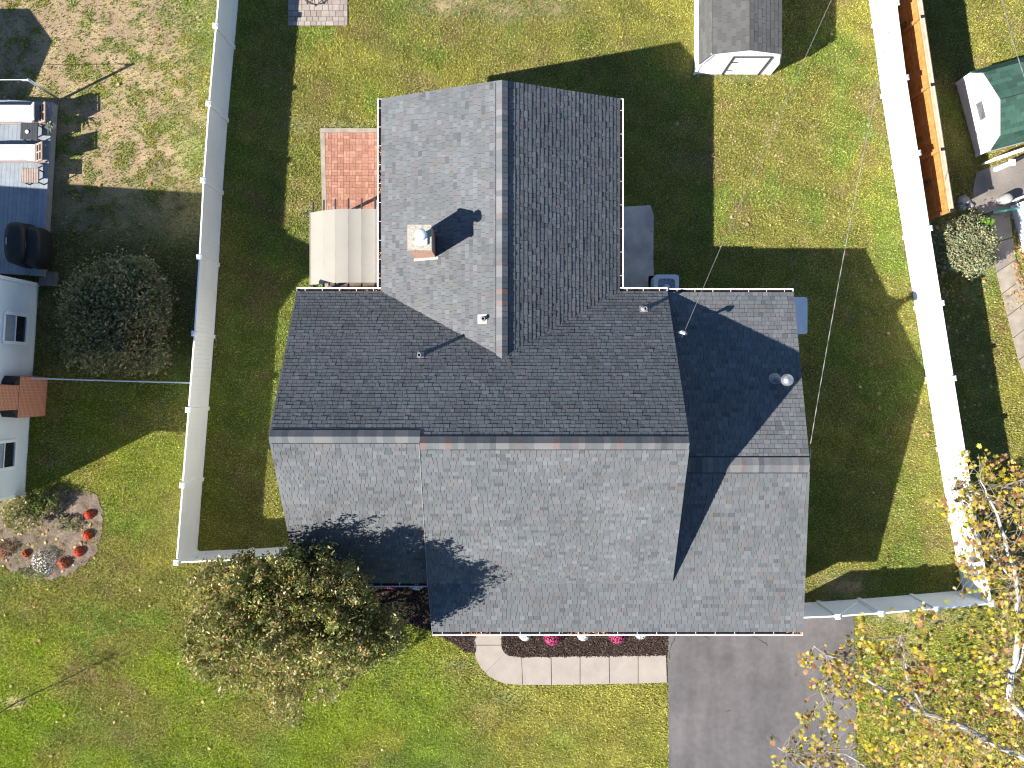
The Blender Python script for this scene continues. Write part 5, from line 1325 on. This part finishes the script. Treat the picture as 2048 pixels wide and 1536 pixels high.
# yellow autumn tree at the lower right: pale limbs, large lobed leaves
ry = random.Random(14); gy_ = np.random.default_rng(14)
ty0 = P(2125, 1600)
yt = empty('autumn_tree', ty0, 'yellow-leaved autumn tree with pale mottled limbs over the white fence corner', 'tree')
limb = MB()
trunk_top = P(2180, 1620, 4.5)
limb.tube([ty0, ty0.lerp(trunk_top, .5)+Vector((.05, .03, 0)), trunk_top], [.26, .22, .19], 10)
LIMBS = [  # (pixel, pixel, height, radius)
    [(2180, 1620, 4.5, .17), (2080, 1530, 5.2, .13), (2005, 1495, 5.7, .11), (1925, 1455, 6.1, .09), (1850, 1425, 6.4, .075), (1780, 1390, 6.7, .06), (1725, 1352, 6.9, .045), (1668, 1315, 7.1, .03), (1628, 1292, 7.2, .018)],
    [(2180, 1620, 4.5, .17), (2100, 1480, 5.6, .13), (2015, 1400, 6.4, .11), (2030, 1320, 6.9, .095), (2040, 1240, 7.3, .085), (2032, 1160, 7.7, .07), (2010, 1080, 8.0, .05), (1985, 1010, 8.2, .035), (1960, 960, 8.3, .02)],
    [(2015, 1400, 6.4, .07), (2030, 1345, 6.7, .06), (2050, 1280, 7.0, .05), (2075, 1150, 7.6, .04), (2070, 1030, 8.0, .03), (2040, 960, 8.3, .018)],
    [(2080, 1530, 5.2, .08), (1990, 1560, 5.6, .06), (1880, 1570, 6.0, .05), (1760, 1545, 6.4, .035), (1690, 1510, 6.6, .02), (1640, 1500, 6.7, .01)],
    [(1850, 1425, 6.4, .04), (1820, 1370, 6.6, .035), (1808, 1310, 6.8, .028), (1800, 1270, 7.0, .016)],
    [(2030, 1160, 7.7, .04), (1975, 1110, 7.8, .03), (1930, 1040, 7.9, .02), (1905, 985, 8.0, .012), (1892, 945, 8.0, .008)],
    [(1725, 1352, 6.9, .03), (1665, 1350, 7.0, .02), (1640, 1375, 7.0, .014), (1648, 1400, 7.0, .01)],
    [(1760, 1545, 6.4, .025), (1650, 1560, 6.6, .02), (1585, 1515, 6.8, .014), (1555, 1495, 6.8, .008)],
]
anchors = []
for Lb in LIMBS:
    pts_ = [P(a, b, z_) for a, b, z_, _ in Lb]
    sm = []; rad = []
    for i in range(len(pts_)-1):
        for t in (0, .34, .67):
            j = Vector((ry.gauss(0, .03), ry.gauss(0, .03), ry.gauss(0, .02))) if 0 < t or i else Vector()
            sm.append(pts_[i].lerp(pts_[i+1], t)+j); rad.append(.78*lerp(Lb[i][3], Lb[i+1][3], t))
    sm.append(pts_[-1]); rad.append(Lb[-1][3])
    limb.tube(sm, rad, 8)
    for i in range(3, len(sm)): anchors.append((sm[i], rad[i]))
twigs = []
def region_ok(px_, py_):
    # leafy part of the picture: right and lower right, thinning along its edge
    if py_ < 900: return 0
    e1 = 1875+(0 if py_ < 1180 else -(py_-1180)*2.6)
    if py_ > 1290: e1 = 1590+max(0, (1330-py_))*2+(max(0, py_-1420))*.6
    if py_ > 1465: e1 = 1545
    return px_ > e1+ry.uniform(-20, 60)
tw = []; twigm = MB()
for _ in range(820):
    ai = ry.randrange(len(anchors)-1); p, r_ = anchors[ai]; p2 = anchors[ai+1][0]
    if (p2-p).length < .8: p = p.lerp(p2, ry.random())
    a = ry.uniform(0, 6.28); L_ = ry.uniform(.4, 1.5)
    e_ = p+Vector((math.cos(a)*L_, math.sin(a)*L_, ry.uniform(-.5, .45)))
    k = FPX/(CAM_H-e_.z); ex, ey = 1024+e_.x*k, 768-e_.y*k
    if not region_ok(ex, ey): continue
    twigm.tube(wiggle(p, e_, ry, 4, .13), [min(r_*.5, .012), .008, .006, .005, .003], 4)
    tw.append((p, e_))
limb.build('limbs', M['whitebark'], yt); twigm.build('twigs', M['twig'], yt)
# lobed leaf template: tip lobe, two side lobes each side, stem
lob = [(0, 1.0), (.16, .62), (.42, .78), (.40, .42), (.82, .42), (.55, .08), (.62, -.28), (.22, -.22), (0, -.42)]
full = lob+[(-a, b) for a, b in lob[1:-1]][::-1]
nl = len(full)
TPL = np.array([(0, .1, .0)]+[(a, b, -.10*(abs(a)+abs(b))) for a, b in full])
YP = np.array([[.58, .45, .05], [.50, .38, .035], [.50, .45, .10], [.52, .33, .10], [.44, .25, .11], [.33, .15, .08], [.36, .38, .06], [.60, .48, .24]])
YW = np.array([.22, .18, .12, .15, .11, .07, .07, .08])
leaf_rec = []
for p, e_ in tw:
    dens = ry.randint(2, 14); nodes = [ry.uniform(.3, .9), ry.uniform(.85, 1.05), 1.0]
    ctint = gy_.choice(8, p=YW)
    for _ in range(dens):
        q = p.lerp(e_, ry.choice(nodes))+Vector((ry.gauss(0, .075), ry.gauss(0, .075), ry.gauss(0, .06)-.03))
        a = ry.uniform(0, 6.28); tilt = ry.gauss(0, .55); tilt2 = ry.gauss(0, .45); s_ = ry.choice([ry.uniform(.04, .08), ry.uniform(.065, .115)])
        leaf_rec.append((q, a, tilt, tilt2, s_, YP[ctint if ry.random() < .5 else gy_.choice(8, p=YW)]*ry.uniform(.65, 1.1)))
# lower, smaller foliage seen through the limbs
for _ in range(1900):
    px_ = ry.uniform(1700, 2075); py_ = ry.uniform(1215, 1560)
    if px_ < 2075-(py_-1180)*1.0+ry.gauss(0, 60) - 0: 
        if ry.random() < .85: continue
    q = P(px_, py_, ry.uniform(1.2, 4.5)); c_ = YP[gy_.choice(8, p=YW)]*ry.uniform(.6, 1.0)
    leaf_rec.append((q, ry.uniform(0, 6.28), ry.gauss(0, .6), ry.gauss(0, .5), ry.uniform(.06, .11), c_))
def leaf_matrix(q, a, t1, t2, s_): return Matrix.Translation(q) @ Matrix.Rotation(a, 4, 'Z') @ Matrix.Rotation(t1, 4, 'X') @ Matrix.Rotation(t2, 4, 'Y') @ Matrix.Scale(s_, 4)
def on_screen(q):
    k = FPX/(CAM_H-q.z); return 0 < 1024+q.x*k < 2048 and 0 < 768-q.y*k < 1536
order = sorted(range(len(leaf_rec)), key=lambda i: -(leaf_rec[i][4]/(CAM_H-leaf_rec[i][0].z)*(1 if on_screen(leaf_rec[i][0]) else 0)*(math.cos(leaf_rec[i][2])*math.cos(leaf_rec[i][3]))))
fan = [(0, 1+i, 1+(i+1) % nl) for i in range(nl)]
lm = []
for ccol in YP:
    lm.append(MB().add([tuple(v) for v in TPL], fan, tuple(ccol)).mesh('leaf', M['yleaf']))
cr = empty('crown', (0, 0, 0)); cr.parent = yt; cr.matrix_parent_inverse = world_mat(yt).inverted()
for i in order[:300]:
    q, a, t1, t2, s_, c_ = leaf_rec[i]
    k = int(np.argmin(((YP-c_)**2).sum(1)))
    o = bpy.data.objects.new('leaf', lm[k]); COL.objects.link(o); o.parent = cr; o.matrix_local = leaf_matrix(q, a, t1, t2, s_)
VV = []; CC = []
Tp = np.column_stack([TPL, np.ones(len(TPL))])
for i in order[300:]:
    q, a, t1, t2, s_, c_ = leaf_rec[i]
    VV.append((Tp @ np.array(leaf_matrix(q, a, t1, t2, s_)).T)[:, :3]); CC.append(np.repeat(c_[None], len(TPL), 0))
VV = np.concatenate(VV); CC = np.concatenate(CC); m_ = len(TPL)
FF = (np.arange(len(VV)//m_)[:, None, None]*m_+np.array(fan)[None]).reshape(-1, 3)
o = put('leaves', fast_mesh('leaves', VV, FF, CC, M['yleaf']), cr); o['kind'] = 'stuff'

# fallen leaves on the lawns
rf_ = random.Random(33); VV = []; CC = []
def drop(px_, py_, z_=.06):
    q = P(px_, py_, 0)+Vector((0, 0, z_)); c_ = np.array(rf_.choice([(.52, .34, .16), (.60, .44, .24), (.46, .22, .09), (.40, .26, .14), (.62, .50, .20)]))*rf_.uniform(.7, 1.1)
    VV.append((Tp @ np.array(leaf_matrix(q, rf_.uniform(0, 6.28), rf_.gauss(0, .35), rf_.gauss(0, .35), rf_.uniform(.05, .10))).T)[:, :3]); CC.append(np.repeat(c_[None], len(TPL), 0))
def excluded(px_, py_):
    p = P(px_, py_); a = np.array([p.x]); b = np.array([p.y])
    return any(inpoly(a, b, pl)[0] for pl in (HOUSE_FP, WING_FP, NHOUSE, WSHED, GSHED, DRIVE, BED1, DECK))
for _ in range(330):
    z_ = rf_.random()
    if z_ < .22: px_, py_ = rf_.uniform(1350, 1820), rf_.uniform(30, 520)
    elif z_ < .32: px_, py_ = rf_.uniform(1700, 1870), rf_.uniform(520, 1150)
    elif z_ < .62: px_, py_ = rf_.gauss(1925, 50), rf_.uniform(480, 900)
    elif z_ < .74: px_, py_ = rf_.uniform(0, 420), rf_.uniform(1150, 1536)
    elif z_ < .86: px_, py_ = rf_.uniform(1715, 2048), rf_.uniform(1240, 1536)
    elif z_ < .92: px_, py_ = rf_.uniform(0, 420), rf_.uniform(0, 480)
    else: px_, py_ = rf_.uniform(0, 2048), rf_.uniform(0, 1536)
    if not excluded(px_, py_): drop(px_, py_)
for _ in range(900): 
    px_, py_ = rf_.uniform(1715, 2060), rf_.uniform(1250, 1545)
    if rf_.random() < ((px_-1715)/350)*.6+(py_-1250)/300*.5-.2: drop(px_, py_, rf_.uniform(.05, .10))
for _ in range(70): drop(rf_.uniform(0, 200), rf_.uniform(1040, 1150), .05)
for _ in range(160): drop(rf_.gauss(2030, 9)+rf_.random()*15, rf_.uniform(430, 620), .06)
for _ in range(90): drop(rf_.gauss(1885, 14), rf_.uniform(455, 600), .06)
VV = np.concatenate(VV); CC = np.concatenate(CC)
FF = (np.arange(len(VV)//m_)[:, None, None]*m_+np.array(fan)[None]).reshape(-1, 3)
o = put('fallen_leaves', fast_mesh('fallen_leaves', VV, FF, CC, M['yleaf'])); tag(o, 'dry tan and yellow leaves scattered over the lawns', 'leaves', kind='stuff')

# weeds along the foot of the wooden fence
for k, (a, b, c_) in enumerate(((1817, 40, 'pale dry weed tuft at the top of the wooden fence'), (1862, 268, 'green weed sprig halfway along the wooden fence'), (1866, 360, 'dry weed sprig near the lower end of the wooden fence'))):
    q = P(a, b, 1.2); kx = FPX/CAM_H
    shrub('weed_plant', c_, 1024+q.x*kx, 768-q.y*kx, 6, 9, 1.3, 16, [(.22, .30, .05), (.30, .33, .10)] if k == 1 else [(.33, .24, .13), (.22, .20, .09)], .035, 40+k, group='weeds along the wooden fence', cat='weed', n_leaf=14)
